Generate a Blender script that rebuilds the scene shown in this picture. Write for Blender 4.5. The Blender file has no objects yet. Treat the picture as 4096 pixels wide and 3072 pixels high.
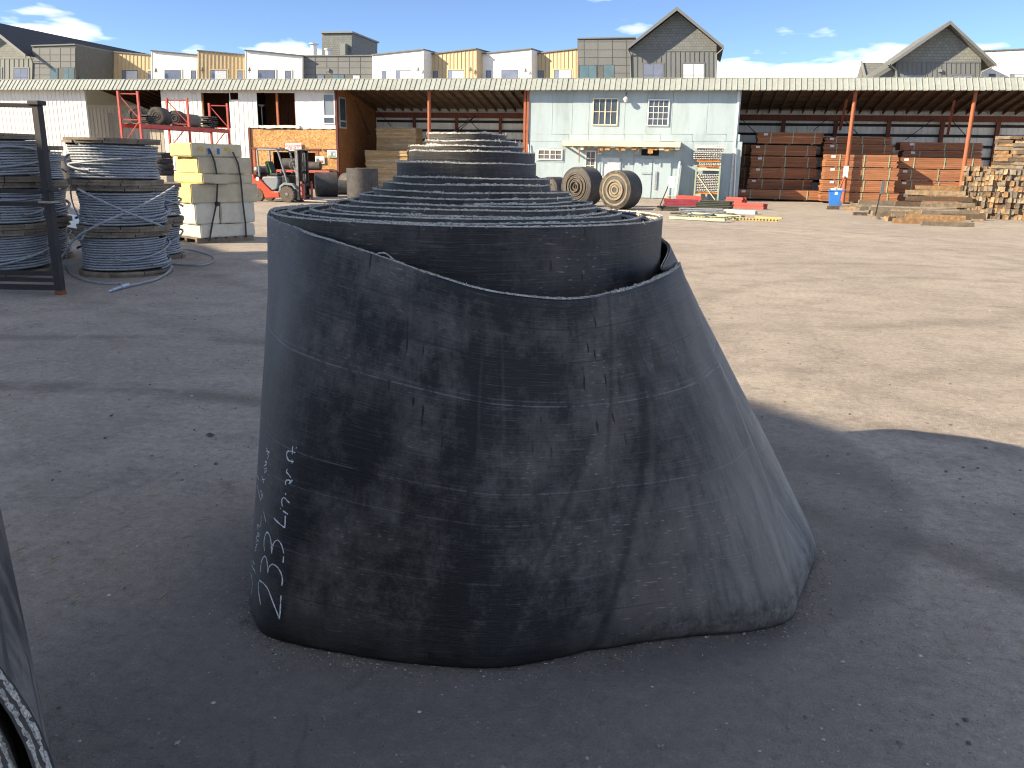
import bpy, bmesh, math, random
from mathutils import Vector, Matrix, noise
from mathutils.bvhtree import BVHTree

rng = random.Random(11)
scene = bpy.context.scene
C = scene.collection
rad = math.radians

# ------------------------------------------------------------------ camera
PITCH, ROLL, YAW, EYE, FPX = rad(15.05), rad(1.10), rad(12.0), 1.6, 3270.0
FW = Vector((-math.sin(YAW) * math.cos(PITCH), math.cos(YAW) * math.cos(PITCH), -math.sin(PITCH)))
_r0 = Vector((math.cos(YAW), math.sin(YAW), 0)); _u0 = _r0.cross(FW)
RT = _r0 * math.cos(ROLL) + _u0 * math.sin(ROLL)
UP = _u0 * math.cos(ROLL) - _r0 * math.sin(ROLL)
EYEP = Vector((0, 0, EYE))
cd = bpy.data.cameras.new('camera'); cam = bpy.data.objects.new('camera', cd); C.objects.link(cam)
cd.sensor_width = 36.0; cd.lens = FPX / 4096 * 36.0; cd.clip_start = 0.05; cd.clip_end = 3000
mw = Matrix.Identity(4)
for i in range(3):
    mw[i][0] = RT[i]; mw[i][1] = UP[i]; mw[i][2] = -FW[i]; mw[i][3] = EYEP[i]
cam.matrix_world = mw
scene.camera = cam

# ------------------------------------------------------------------ sun, sky, exposure
SUN_AZ, SUN_EL = rad(61.0), rad(26.5)          # heading of the light from +Y towards +X
SDIR = Vector((math.sin(SUN_AZ) * math.cos(SUN_EL), math.cos(SUN_AZ) * math.cos(SUN_EL), -math.sin(SUN_EL)))
sl = bpy.data.lights.new('sun', 'SUN'); sun = bpy.data.objects.new('sun', sl); C.objects.link(sun)
sl.energy = 4.5; sl.angle = rad(0.53); sl.color = (1.0, 0.83, 0.60)
sun.rotation_euler = SDIR.to_track_quat('-Z', 'Y').to_euler()
sun.location = (-30, -20, 40)

world = bpy.data.worlds.new('World'); scene.world = world; world.use_nodes = True
wn = world.node_tree; wn.nodes.clear()
def N(nt, t, **kw):
    n = nt.nodes.new(t)
    for k, v in kw.items():
        setattr(n, k, v)
    return n
CLOUD_AT = (-0.754, -9.541, 3.367)
def _sky():
    L = wn.links.new
    out = N(wn, 'ShaderNodeOutputWorld'); bg = N(wn, 'ShaderNodeBackground')
    sky = N(wn, 'ShaderNodeTexSky'); sky.sky_type = 'NISHITA'; sky.sun_disc = False
    sky.sun_elevation = SUN_EL
    sky.sun_rotation = math.atan2(-SDIR.x, -SDIR.y)
    sky.altitude = 6200; sky.air_density = 1.0; sky.dust_density = 0.0; sky.ozone_density = 2.0
    # scattered cumulus added over the whole dome to brighten the shade (flat cloud layer seen in perspective), thicker towards the horizon
    tc = N(wn, 'ShaderNodeTexCoord'); sep = N(wn, 'ShaderNodeSeparateXYZ'); L(tc.outputs['Generated'], sep.inputs[0])
    zc = N(wn, 'ShaderNodeMath', operation='MAXIMUM'); L(sep.outputs['Z'], zc.inputs[0]); zc.inputs[1].default_value = 0.0
    za = N(wn, 'ShaderNodeMath', operation='ADD'); L(zc.outputs[0], za.inputs[0]); za.inputs[1].default_value = 0.16
    dv = N(wn, 'ShaderNodeVectorMath', operation='DIVIDE'); L(tc.outputs['Generated'], dv.inputs[0])
    cb = N(wn, 'ShaderNodeCombineXYZ')
    for i in range(3): L(za.outputs[0], cb.inputs[i])
    L(cb.outputs[0], dv.inputs[1])
    mp = N(wn, 'ShaderNodeMapping'); mp.inputs['Location'].default_value = CLOUD_AT; L(dv.outputs[0], mp.inputs['Vector'])
    no = N(wn, 'ShaderNodeTexNoise'); no.inputs['Scale'].default_value = 1.15; no.inputs['Detail'].default_value = 5; no.inputs['Roughness'].default_value = 0.55
    L(mp.outputs[0], no.inputs['Vector'])
    hz = N(wn, 'ShaderNodeMapRange'); hz.inputs['From Min'].default_value = 0.20; hz.inputs['From Max'].default_value = 0.06
    hz.inputs['To Min'].default_value = 0.0; hz.inputs['To Max'].default_value = 0.06
    L(sep.outputs['Z'], hz.inputs['Value'])
    ad = N(wn, 'ShaderNodeMath', operation='ADD'); L(no.outputs['Fac'], ad.inputs[0]); L(hz.outputs[0], ad.inputs[1])
    cr = N(wn, 'ShaderNodeMapRange'); cr.inputs['From Min'].default_value = 0.545; cr.inputs['From Max'].default_value = 0.63
    cr.inputs['To Max'].default_value = 0.95
    L(ad.outputs[0], cr.inputs['Value'])
    mx = N(wn, 'ShaderNodeMix', data_type='RGBA'); L(cr.outputs[0], mx.inputs['Factor'])
    L(sky.outputs[0], mx.inputs['A']); mx.inputs['B'].default_value = (8.8, 8.9, 9.2, 1)
    L(mx.outputs['Result'], bg.inputs['Color']); bg.inputs['Strength'].default_value = 0.091
    L(bg.outputs[0], out.inputs['Surface'])
_sky()
vs = scene.view_settings; vs.view_transform = 'Standard'; vs.look = 'None'; vs.gamma = 1.0; vs.use_curve_mapping = False
vs.exposure = 1.36
scene.render.engine = 'CYCLES'
scene.render.resolution_x, scene.render.resolution_y = 1024, 768
try:
    scene.cycles.filter_width = 1.15; scene.cycles.max_bounces = 4; scene.cycles.diffuse_bounces = 2; scene.cycles.glossy_bounces = 2; scene.cycles.transmission_bounces = 2; scene.cycles.use_adaptive_sampling = True; scene.cycles.adaptive_threshold = 0.025; scene.cycles.caustics_reflective = False; scene.cycles.caustics_refractive = False
except Exception: pass

# ------------------------------------------------------------------ placing: points on a wall plane, on the ground
def ray(x, y):
    return FW + RT * ((x - 2048) / FPX) - UP * ((y - 1536) / FPX)
def atY(x, y, Y):
    d = ray(x, y); return EYEP + d * (Y / d.y)
def gnd(x, y, z=0.0):
    d = ray(x, y); return EYEP + d * ((z - EYE) / d.z)
def rect(x0, y0, x1, y1, Y):
    xm, ym = (x0 + x1) / 2, (y0 + y1) / 2
    return atY(x0, ym, Y).x, atY(x1, ym, Y).x, atY(xm, y1, Y).z, atY(xm, y0, Y).z   # X0,X1,Z0,Z1
def lf(lat, fwd, z=0.0):           # metres right of / ahead of the viewer's feet
    c, s = math.cos(YAW), math.sin(YAW)
    return Vector((lat * c - fwd * s, lat * s + fwd * c, z))

# ------------------------------------------------------------------ mesh building
WORLDP = {}
class MB:
    def __init__(s): s.v, s.f, s.uv = [], [], []
    def add(s, vs_, fs, uv=None):
        o = len(s.v); s.v += [tuple(v) for v in vs_]; s.f += [tuple(i + o for i in f) for f in fs]
        if uv: s.uv += uv
        return s
    def box(s, x0, x1, y0, y1, z0, z1):
        return s.add([(x0,y0,z0),(x1,y0,z0),(x1,y1,z0),(x0,y1,z0),(x0,y0,z1),(x1,y0,z1),(x1,y1,z1),(x0,y1,z1)],
                     [(0,3,2,1),(4,5,6,7),(0,1,5,4),(1,2,6,5),(2,3,7,6),(3,0,4,7)])
    def mbox(s, m, sx, sy, sz):
        p = [m @ Vector((a*sx/2, b*sy/2, c*sz/2)) for a,b,c in ((-1,-1,-1),(1,-1,-1),(1,1,-1),(-1,1,-1),(-1,-1,1),(1,-1,1),(1,1,1),(-1,1,1))]
        return s.add(p, [(0,3,2,1),(4,5,6,7),(0,1,5,4),(1,2,6,5),(2,3,7,6),(3,0,4,7)])
    def bar(s, p, q, w, h, up=(0,0,1)):
        p, q = Vector(p), Vector(q); d = (q - p); L = d.length; d.normalize(); up = Vector(up)
        if abs(d.dot(up)) > 0.98: up = Vector((0,1,0))
        a = d.cross(up).normalized(); b = a.cross(d)
        pts = [c + a*(i*w/2) + b*(j*h/2) for c in (p, q) for i, j in ((-1,-1),(1,-1),(1,1),(-1,1))]
        return s.add(pts, [(0,1,2,3),(7,6,5,4),(0,4,5,1),(1,5,6,2),(2,6,7,3),(3,7,4,0)])
    def tube(s, path, r, n=8, closed=False, cap=True):
        P = [Vector(p) for p in path]; m = len(P); rs = r if isinstance(r, (list, tuple)) else [r]*m
        rings = []; prev = None
        for i, p in enumerate(P):
            a = P[(i-1) % m] if (closed or i > 0) else P[i]; b = P[(i+1) % m] if (closed or i < m-1) else P[i]
            t = (b - a).normalized()
            if prev is None:
                u = t.cross(Vector((0,0,1)) if abs(t.z) < 0.9 else Vector((1,0,0))).normalized()
            else:
                u = (prev - t * prev.dot(t)).normalized()
            prev = u; w = t.cross(u)
            rings.append([p + (u*math.cos(2*math.pi*k/n) + w*math.sin(2*math.pi*k/n)) * rs[i] for k in range(n)])
        o = len(s.v); s.v += [tuple(v) for rg in rings for v in rg]
        for i in range(m if closed else m-1):
            j = (i+1) % m
            for k in range(n):
                l = (k+1) % n
                s.f.append((o+i*n+k, o+i*n+l, o+j*n+l, o+j*n+k))
        if cap and not closed:
            s.f.append(tuple(o+k for k in reversed(range(n)))); s.f.append(tuple(o+(m-1)*n+k for k in range(n)))
        return s
    def lathe(s, prof, n=32, m=None, closed=False):
        m = m or Matrix.Identity(4); o = len(s.v)
        for r, z in prof:
            for k in range(n):
                a = 2*math.pi*k/n; s.v.append(tuple(m @ Vector((r*math.cos(a), r*math.sin(a), z))))
        q = len(prof)
        for i in range(q if closed else q-1):
            j = (i+1) % q
            for k in range(n):
                l = (k+1) % n; s.f.append((o+i*n+k, o+i*n+l, o+j*n+l, o+j*n+k))
        if not closed:
            if prof[0][0] > 1e-6: s.f.append(tuple(o+k for k in reversed(range(n))))
            if prof[-1][0] > 1e-6: s.f.append(tuple(o+(q-1)*n+k for k in range(n)))
        return s
    def prism(s, poly, y0, y1):            # poly of (x, z), any simple outline, extruded along Y
        n = len(poly)
        return s.add([(x,y0,z) for x,z in poly] + [(x,y1,z) for x,z in poly],
                     [tuple(range(n)), tuple(reversed(range(n,2*n)))] + [(i, n+i, n+(i+1)%n, (i+1)%n) for i in range(n)])
    def prismm(s, poly, t, m):             # poly of (x, y) extruded along local z by t, moved by m
        n = len(poly)
        return s.add([m @ Vector((x,y,-t/2)) for x,y in poly] + [m @ Vector((x,y,t/2)) for x,y in poly],
                     [tuple(reversed(range(n))), tuple(range(n,2*n))] + [(i, (i+1)%n, n+(i+1)%n, n+i) for i in range(n)])
    def mesh(s, name):
        me = bpy.data.meshes.new(name); me.from_pydata(s.v, [], s.f); me.update()
        if s.uv and len(s.uv) == len(s.v):
            ul = me.uv_layers.new(name='UVMap')
            for lp in me.loops: ul.data[lp.index].uv = s.uv[lp.vertex_index]
        return me
    def build(s, name, mat, parent=None, smooth=0, bevel=0.0, flip=True):
        me = s.mesh(name)
        if flip:
            bm = bmesh.new(); bm.from_mesh(me); bmesh.ops.recalc_face_normals(bm, faces=bm.faces); bm.to_mesh(me); bm.free()
        return link(name, me, mat, parent, smooth, bevel)
def link(name, me, mat, parent=None, smooth=0, bevel=0.0):
    if mat is not None and not me.materials: me.materials.append(mat)
    if smooth:
        me.shade_smooth()
        me.set_sharp_from_angle(angle=rad(smooth))
    o = bpy.data.objects.new(name, me); C.objects.link(o)
    if parent is not None:
        o.parent = parent
        if parent.name in WORLDP: o.matrix_parent_inverse = WORLDP[parent.name].inverted()
    if bevel:
        b = o.modifiers.new('bevel', 'BEVEL'); b.width = bevel; b.segments = 2; b.limit_method = 'ANGLE'
    return o
def tag(o, label=None, cat=None, group=None, kind=None):
    if label: o['label'] = label
    if cat: o['category'] = cat
    if group: o['group'] = group
    if kind: o['kind'] = kind
    return o
def thing(name, label, cat, loc=(0,0,0), rz=0.0, group=None, world=False):
    """world=True: the parts are written in world coordinates under an Empty at the base."""
    o = bpy.data.objects.new(name, None); C.objects.link(o)
    o.location = loc; o.rotation_euler = (0, 0, rz); o.empty_display_size = 0.2
    tag(o, label, cat, group)
    if world: WORLDP[o.name] = Matrix.Translation(Vector(loc))
    return o
def copy_tree(o, parent=None):
    c = o.copy(); C.objects.link(c); c.parent = parent
    for ch in list(o.children): copy_tree(ch, c)
    return c

# ------------------------------------------------------------------ materials
MATS = {}
def newmat(name):
    m = bpy.data.materials.new(name); m.use_nodes = True; m.node_tree.nodes.clear()
    nt = m.node_tree; out = N(nt, 'ShaderNodeOutputMaterial'); b = N(nt, 'ShaderNodeBsdfPrincipled')
    nt.links.new(b.outputs[0], out.inputs['Surface']); return m, nt, b
def rgb(c, k=1.0): return (min(c[0]*k,1), min(c[1]*k,1), min(c[2]*k,1), 1)
def noise_tex(nt, vec, scale, detail=4, rough=0.6, sc=None, dist=0.0):
    if sc is not None:
        mp = N(nt, 'ShaderNodeMapping'); mp.inputs['Scale'].default_value = sc
        nt.links.new(vec, mp.inputs['Vector']); vec = mp.outputs[0]
    n = N(nt, 'ShaderNodeTexNoise'); n.inputs['Scale'].default_value = scale; n.inputs['Detail'].default_value = detail
    n.inputs['Roughness'].default_value = rough; n.inputs['Distortion'].default_value = dist
    nt.links.new(vec, n.inputs['Vector']); return n.outputs['Fac']
def mixc(nt, fac, a, b, blend='MIX'):
    x = N(nt, 'ShaderNodeMix', data_type='RGBA', blend_type=blend)
    for k, v in (('Factor', fac), ('A', a), ('B', b)):
        if isinstance(v, (int, float)): x.inputs[k].default_value = v
        elif isinstance(v, tuple): x.inputs[k].default_value = v
        else: nt.links.new(v, x.inputs[k])
    return x.outputs['Result']
def mrange(nt, v, a, b, c=0.0, d=1.0, smooth=False):
    m = N(nt, 'ShaderNodeMapRange'); m.interpolation_type = 'SMOOTHSTEP' if smooth else 'LINEAR'
    for k, x in zip(('From Min','From Max','To Min','To Max'), (a,b,c,d)): m.inputs[k].default_value = x
    nt.links.new(v, m.inputs['Value']); return m.outputs['Result']
def mth(nt, op, a, b=None):
    m = N(nt, 'ShaderNodeMath', operation=op)
    for i, v in enumerate((a, b)):
        if v is None: continue
        if isinstance(v, (int, float)): m.inputs[i].default_value = v
        else: nt.links.new(v, m.inputs[i])
    return m.outputs[0]
def bumpn(nt, b, h, strength=0.3, dist=0.02):
    bp = N(nt, 'ShaderNodeBump'); bp.inputs['Strength'].default_value = strength; bp.inputs['Distance'].default_value = dist
    nt.links.new(h, bp.inputs['Height']); nt.links.new(bp.outputs[0], b.inputs['Normal']); return bp
def mat(name, col, rough=0.7, metal=0.0, var=0.18, scale=3.0, sc=None, bump=0.0, bscale=30.0, dirt=None, damt=0.35, dscale=1.2, obj=0.0, spec=0.4, bsc=None):
    """plain surface: base colour, two sizes of mottling, optional dirt patches, optional per-object shift, fine relief"""
    if name in MATS: return MATS[name]
    m, nt, b = newmat(name); pos = N(nt, 'ShaderNodeNewGeometry').outputs['Position']
    f = noise_tex(nt, pos, scale, 3, 0.7, sc)
    c = mixc(nt, mrange(nt, f, 0.3, 0.7), rgb(col, 1-var), rgb(col, 1+var))
    if dirt:
        g = noise_tex(nt, pos, dscale, 3, 0.75, sc)
        c = mixc(nt, mrange(nt, g, 0.45, 0.75, 0, damt), c, rgb(dirt))
    if obj:
        oi = N(nt, 'ShaderNodeObjectInfo')
        c = mixc(nt, 1.0, c, mixc(nt, oi.outputs['Random'], (1-obj,)*3+(1,), (1+obj*0.7,1+obj*0.6,1+obj*0.45,1)), 'MULTIPLY')
    nt.links.new(c, b.inputs['Base Color'])
    r = mrange(nt, f, 0.2, 0.8, max(rough-0.1,0.02), min(rough+0.1,1)); nt.links.new(r, b.inputs['Roughness'])
    b.inputs['Metallic'].default_value = metal; b.inputs['Specular IOR Level'].default_value = spec
    if bump:
        bumpn(nt, b, noise_tex(nt, pos, bscale, 2, 0.7, bsc or sc), bump, 0.02)
    MATS[name] = m; return m
# ------------------------------------------------------------------ ground
def ground_material():
    m, nt, b = newmat('dusty asphalt'); pos = N(nt, 'ShaderNodeNewGeometry').outputs['Position']
    L = nt.links.new
    big = noise_tex(nt, pos, 0.25, 2, 0.6); mid = noise_tex(nt, pos, 1.9, 4, 0.7); fine = noise_tex(nt, pos, 120, 2, 0.8)
    c = mixc(nt, mrange(nt, big, 0.35, 0.65), GC1, GC2)
    c = mixc(nt, mrange(nt, mid, 0.42, 0.66, 0, 0.6), c, rgb(GC1, 0.66))
    grit = noise_tex(nt, pos, 17, 4, 0.85)
    c = mixc(nt, mrange(nt, grit, 0.50, 0.66, 0, 0.60), c, rgb(GC1, 0.50))
    c = mixc(nt, mrange(nt, grit, 0.46, 0.34, 0, 0.50), c, (0.56,0.50,0.43,1))
    # worn stone showing through the dust
    vo = N(nt, 'ShaderNodeTexVoronoi'); vo.inputs['Scale'].default_value = 105; L(pos, vo.inputs['Vector'])
    cell = N(nt, 'ShaderNodeSeparateColor'); L(vo.outputs['Color'], cell.inputs[0])
    st = mth(nt, 'MULTIPLY', mrange(nt, vo.outputs['Distance'], 0.42, 0.15), mrange(nt, cell.outputs[0], 0.35, 1.0, 0.0, 0.8))
    c = mixc(nt, st, c, mixc(nt, cell.outputs[1], (0.11,0.105,0.10,1), (0.46,0.43,0.39,1)))
    c = mixc(nt, mrange(nt, fine, 0.42, 0.72, 0, 0.45), c, (0.16,0.142,0.122,1))
    # sparse pale chips, dark specks
    v2 = N(nt, 'ShaderNodeTexVoronoi'); v2.inputs['Scale'].default_value = 9; L(pos, v2.inputs['Vector'])
    c = mixc(nt, mth(nt, 'MULTIPLY', mrange(nt, v2.outputs['Distance'], 0.075, 0.045), mrange(nt, mid, 0.50, 0.56)), c, (0.55,0.53,0.50,1))
    v5 = N(nt, 'ShaderNodeTexVoronoi'); v5.inputs['Scale'].default_value = 36; L(pos, v5.inputs['Vector'])
    c5 = N(nt, 'ShaderNodeSeparateColor'); L(v5.outputs['Color'], c5.inputs[0])
    c = mixc(nt, mth(nt, 'MULTIPLY', mrange(nt, v5.outputs['Distance'], 0.17, 0.10), mrange(nt, c5.outputs[0], 0.52, 0.60)), c, mixc(nt, c5.outputs[1], (0.62,0.58,0.52,1), (0.10,0.095,0.09,1)))
    # soft drag marks
    dr = noise_tex(nt, pos, 0.9, 3, 0.6, (0.30, 2.4, 1), 0.5)
    c = mixc(nt, mrange(nt, dr, 0.54, 0.74, 0, 0.14), c, rgb(GC1, 0.5))
    # tyre arcs (turning circles)
    for cx, cy, r0, w, a in ((-3.0,-2.5,7.4,0.22,0.60),(-3.0,-2.5,9.1,0.22,0.45),(4.5,9.5,6.2,0.28,0.26),(4.5,9.5,4.4,0.25,0.22),(-1.5,16,9.5,0.35,0.22),(-1.5,16,7.6,0.35,0.22)):
        d = N(nt, 'ShaderNodeVectorMath', operation='DISTANCE'); L(pos, d.inputs[0]); d.inputs[1].default_value = (cx, cy, 0)
        k = mth(nt, 'ABSOLUTE', mth(nt, 'SUBTRACT', mth(nt, 'ADD', d.outputs['Value'], mth(nt, 'MULTIPLY', big, 0.8)), r0+0.4))
        c = mixc(nt, mth(nt, 'MULTIPLY', mrange(nt, k, w, 0.0, 0, a, True), mrange(nt, mid, 0.30, 0.5)), c, rgb(GC1, 0.36))
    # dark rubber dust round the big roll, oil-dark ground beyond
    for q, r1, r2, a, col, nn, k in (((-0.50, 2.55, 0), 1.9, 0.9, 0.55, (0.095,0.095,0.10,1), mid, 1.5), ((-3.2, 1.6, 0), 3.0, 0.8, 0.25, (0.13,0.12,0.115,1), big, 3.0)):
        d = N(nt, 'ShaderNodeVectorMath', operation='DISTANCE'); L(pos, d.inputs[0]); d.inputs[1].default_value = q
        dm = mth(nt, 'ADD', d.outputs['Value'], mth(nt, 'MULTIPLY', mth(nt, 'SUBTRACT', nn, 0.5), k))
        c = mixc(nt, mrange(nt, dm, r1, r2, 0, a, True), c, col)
    # darker patch right of the roll, bounded by a round edge
    d = N(nt, 'ShaderNodeVectorMath', operation='DISTANCE'); L(pos, d.inputs[0]); d.inputs[1].default_value = ARC[0]
    da = mth(nt, 'ADD', d.outputs['Value'], mth(nt, 'MULTIPLY', mth(nt, 'SUBTRACT', mid, 0.5), 0.25))
    spx = N(nt, 'ShaderNodeSeparateXYZ'); L(pos, spx.inputs[0])
    c = mixc(nt, mth(nt, 'MULTIPLY', mrange(nt, da, ARC[1]+0.06, ARC[1]-0.10, 0, 0.45, True), mrange(nt, spx.outputs[0], -0.6, 0.3)), c, (0.105,0.098,0.092,1))
    # hairline cracks
    wv = N(nt, 'ShaderNodeVectorMath', operation='ADD'); L(pos, wv.inputs[0])
    nc = N(nt, 'ShaderNodeTexNoise'); nc.inputs['Scale'].default_value = 1.3; nc.inputs['Detail'].default_value = 3; L(pos, nc.inputs['Vector']); L(nc.outputs['Color'], wv.inputs[1])
    v3 = N(nt, 'ShaderNodeTexVoronoi'); v3.feature = 'DISTANCE_TO_EDGE'; v3.inputs['Scale'].default_value = 0.5; L(wv.outputs[0], v3.inputs['Vector'])
    crk = mth(nt, 'MULTIPLY', mrange(nt, v3.outputs['Distance'], 0.007, 0.001), mrange(nt, mid, 0.47, 0.56))
    c = mixc(nt, mth(nt, 'MULTIPLY', crk, 0.22), c, (0.045,0.042,0.04,1))
    L(c, b.inputs['Base Color']); b.inputs['Roughness'].default_value = 0.92; b.inputs['Specular IOR Level'].default_value = 0.2
    bumpn(nt, b, mth(nt, 'ADD', fine, mth(nt, 'MULTIPLY', grit, 1.6)), 0.8, 0.008)
    return m
ARC = ((-0.93,4.29,0), 2.14)
GC1 = (0.365,0.315,0.262,1); GC2 = (0.47,0.408,0.338,1)
g = MB().add([(-400,-150,0),(400,-150,0),(400,500,0),(-400,500,0)], [(0,1,2,3)]).build('ground', ground_material())
g['kind'] = 'structure'

def gravel():
    r = random.Random(5); mb = MB()
    oc = [(1,0,0),(-1,0,0),(0,1,0),(0,-1,0),(0,0,1),(0,0,-1)]
    fc = [(0,2,4),(2,1,4),(1,3,4),(3,0,4),(2,0,5),(1,2,5),(3,1,5),(0,3,5)]
    for i in range(3600):
        fwd = 1.35 + 11 * r.random()**1.7; lat = (r.random()*2-1) * (0.9 + fwd*0.72)
        p = lf(lat, fwd); s = r.choice((0.0025,0.003,0.004,0.004,0.006,0.009)) * (0.8 + 0.5*r.random()) * (0.85 if fwd < 4 else 1.2)
        if r.random() < 0.006: s *= 1.8
        a = r.random()*6.3; k = 0.6 + 0.8*r.random()
        mb.add([(p.x + s*(x*math.cos(a)-y*k*math.sin(a))*(.8+.4*r.random()), p.y + s*(x*math.sin(a)+y*k*math.cos(a)), max(0.0, s*0.35 + z*s*0.6)) for x,y,z in oc], fc)
    m, nt, b = newmat('loose gravel'); oi = N(nt, 'ShaderNodeNewGeometry')
    cr = N(nt, 'ShaderNodeValToRGB'); nt.links.new(oi.outputs['Random Per Island'], cr.inputs[0])
    e = cr.color_ramp.elements; e[0].color = (0.09,0.08,0.075,1); e[1].color = (0.60,0.58,0.54,1); e[1].position = 1.0
    x = e.new(0.45); x.color = (0.19,0.165,0.14,1); x = e.new(0.86); x.color = (0.34,0.30,0.26,1)
    nt.links.new(cr.outputs[0], b.inputs['Base Color']); b.inputs['Roughness'].default_value = 0.9
    o = mb.build('gravel', m); tag(o, 'loose pebbles and grit strewn over the asphalt yard', 'gravel', kind='stuff')
gravel()
def straw():
    r = random.Random(9); mb = MB()
    for i in range(150):
        fwd = 1.6 + 9*r.random()**1.4; lat = (r.random()*2-1)*(0.8+fwd*0.7)
        if i < 45: fwd = 3.1 + r.gauss(0,.25); lat = -1.75 + r.gauss(0,.30)
        p = lf(lat, fwd); a = r.random()*6.3; l = 0.015+0.05*r.random()**2; w = 0.0012+0.0015*r.random()
        q = Vector((math.cos(a)*l, math.sin(a)*l, 0)); mb.bar((p.x,p.y,0.003), (p.x+q.x, p.y+q.y, 0.003+0.008*r.random()), w, w)
    o = mb.build('straw', mat('straw', (0.42,0.32,0.19), 0.8)); tag(o, 'scattered splinters of straw and wood on the asphalt', 'straw', kind='stuff')
straw()
# ------------------------------------------------------------------ the big conveyor-belt roll
def rubber_material(name, dust=0.5, base=(0.020,0.021,0.024), lines=True, cracks=1.0, creases=()):
    m, nt, b = newmat(name); L = nt.links.new
    uv = N(nt, 'ShaderNodeUVMap').outputs[0]; pos = N(nt, 'ShaderNodeNewGeometry').outputs['Position']
    sep = N(nt, 'ShaderNodeSeparateXYZ'); L(uv, sep.inputs[0]); U, V = sep.outputs[0], sep.outputs[1]
    n1 = noise_tex(nt, pos, 1.9, 3, 0.65); n2 = noise_tex(nt, pos, 9, 5, 0.85)
    fs = noise_tex(nt, uv, 9, 4, 0.8, (0.5, 26, 1)); vs_ = noise_tex(nt, uv, 5, 3, 0.75, (4, 0.5, 1))
    # dry dust film over black rubber
    d = mth(nt, 'ADD', mth(nt, 'MULTIPLY', n1, 0.85), mth(nt, 'MULTIPLY', n2, 0.55))
    d = mth(nt, 'ADD', d, mth(nt, 'MULTIPLY', fs, 0.15)); d = mth(nt, 'ADD', d, mth(nt, 'MULTIPLY', vs_, 0.22))
    df = mrange(nt, d, 0.78, 1.04, 0, 1)
    k = dust
    c = mixc(nt, df, rgb(base, 0.6), (0.125*k+0.012, 0.115*k+0.012, 0.105*k+0.012, 1))
    c = mixc(nt, mrange(nt, n1, 0.56, 0.72, 0, 0.45), c, (0.085,0.068,0.054,1))
    # fine lengthwise scuffs, pale nicks, short crosswise cracks
    c = mixc(nt, mrange(nt, fs, 0.55, 0.70, 0, 0.55), c, (0.17,0.165,0.16,1))
    nn = N(nt, 'ShaderNodeTexNoise'); nn.inputs['Scale'].default_value = 6; nn.inputs['Detail'].default_value = 2; L(uv, nn.inputs['Vector'])
    def dashes(sx, sy, rot, warp, d0, d1, keep):
        mp = N(nt, 'ShaderNodeMapping'); mp.inputs['Scale'].default_value = (sx, sy, 1); mp.inputs['Rotation'].default_value = (0,0,rot); L(uv, mp.inputs['Vector'])
        sc_ = N(nt, 'ShaderNodeVectorMath', operation='SCALE'); L(nn.outputs['Color'], sc_.inputs[0]); sc_.inputs['Scale'].default_value = warp
        wb = N(nt, 'ShaderNodeVectorMath', operation='ADD'); L(mp.outputs[0], wb.inputs[0]); L(sc_.outputs[0], wb.inputs[1])
        vo = N(nt, 'ShaderNodeTexVoronoi'); vo.inputs['Scale'].default_value = 1.0; vo.voronoi_dimensions = '2D'; L(wb.outputs[0], vo.inputs['Vector'])
        cs = N(nt, 'ShaderNodeSeparateColor'); L(vo.outputs['Color'], cs.inputs[0])
        return mth(nt, 'MULTIPLY', mrange(nt, vo.outputs['Distance'], d0, d1), mrange(nt, cs.outputs[0], keep, keep+0.05))
    nick = mth(nt, 'MULTIPLY', dashes(19, 80, 0.25, 3.5, 0.22, 0.05, 0.72), mrange(nt, n1, 0.46, 0.60))
    c = mixc(nt, mth(nt, 'MULTIPLY', nick, 0.9), c, (0.30,0.285,0.25,1))
    ck = mth(nt, 'MULTIPLY', dashes(30, 4.6, 0.03, 1.1, 0.15, 0.08, 0.50), mrange(nt, n1, 0.44, 0.52, 0, cracks))
    if lines: ck = mth(nt, 'MULTIPLY', ck, mrange(nt, V, 0.72, 0.95))
    c = mixc(nt, ck, c, (0.006,0.006,0.007,1))
    # heavier scored patches
    pt = mth(nt, 'MULTIPLY', mrange(nt, noise_tex(nt, uv, 2.3, 1, 0.5), 0.60, 0.66), mrange(nt, vs_, 0.46, 0.56))
    c = mixc(nt, mth(nt, 'MULTIPLY', pt, 0.6), c, (0.010,0.010,0.011,1))
    if lines:    # long score lines running with the belt
        vj = mth(nt, 'ADD', V, mth(nt, 'MULTIPLY', nn.outputs['Fac'], 0.006))
        on = mrange(nt, n2, 0.40, 0.52)
        for v0, a, col in ((1.02,0.55,(0.24,0.24,0.255,1)),(1.037,0.30,(0.2,0.2,0.21,1)),(0.70,0.5,(0.20,0.2,0.215,1)),(0.585,0.4,(0.2,0.2,0.21,1)),(0.36,0.40,(0.17,0.17,0.185,1)),(1.30,0.5,(0.008,0.008,0.009,1)),(1.18,0.6,(0.008,0.008,0.009,1)),(0.20,0.5,(0.008,0.008,0.009,1))):
            k_ = mrange(nt, mth(nt, 'ABSOLUTE', mth(nt, 'SUBTRACT', vj, v0)), 0.0035, 0.0008, 0, a)
            c = mixc(nt, mth(nt, 'MULTIPLY', k_, on), c, col)
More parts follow.
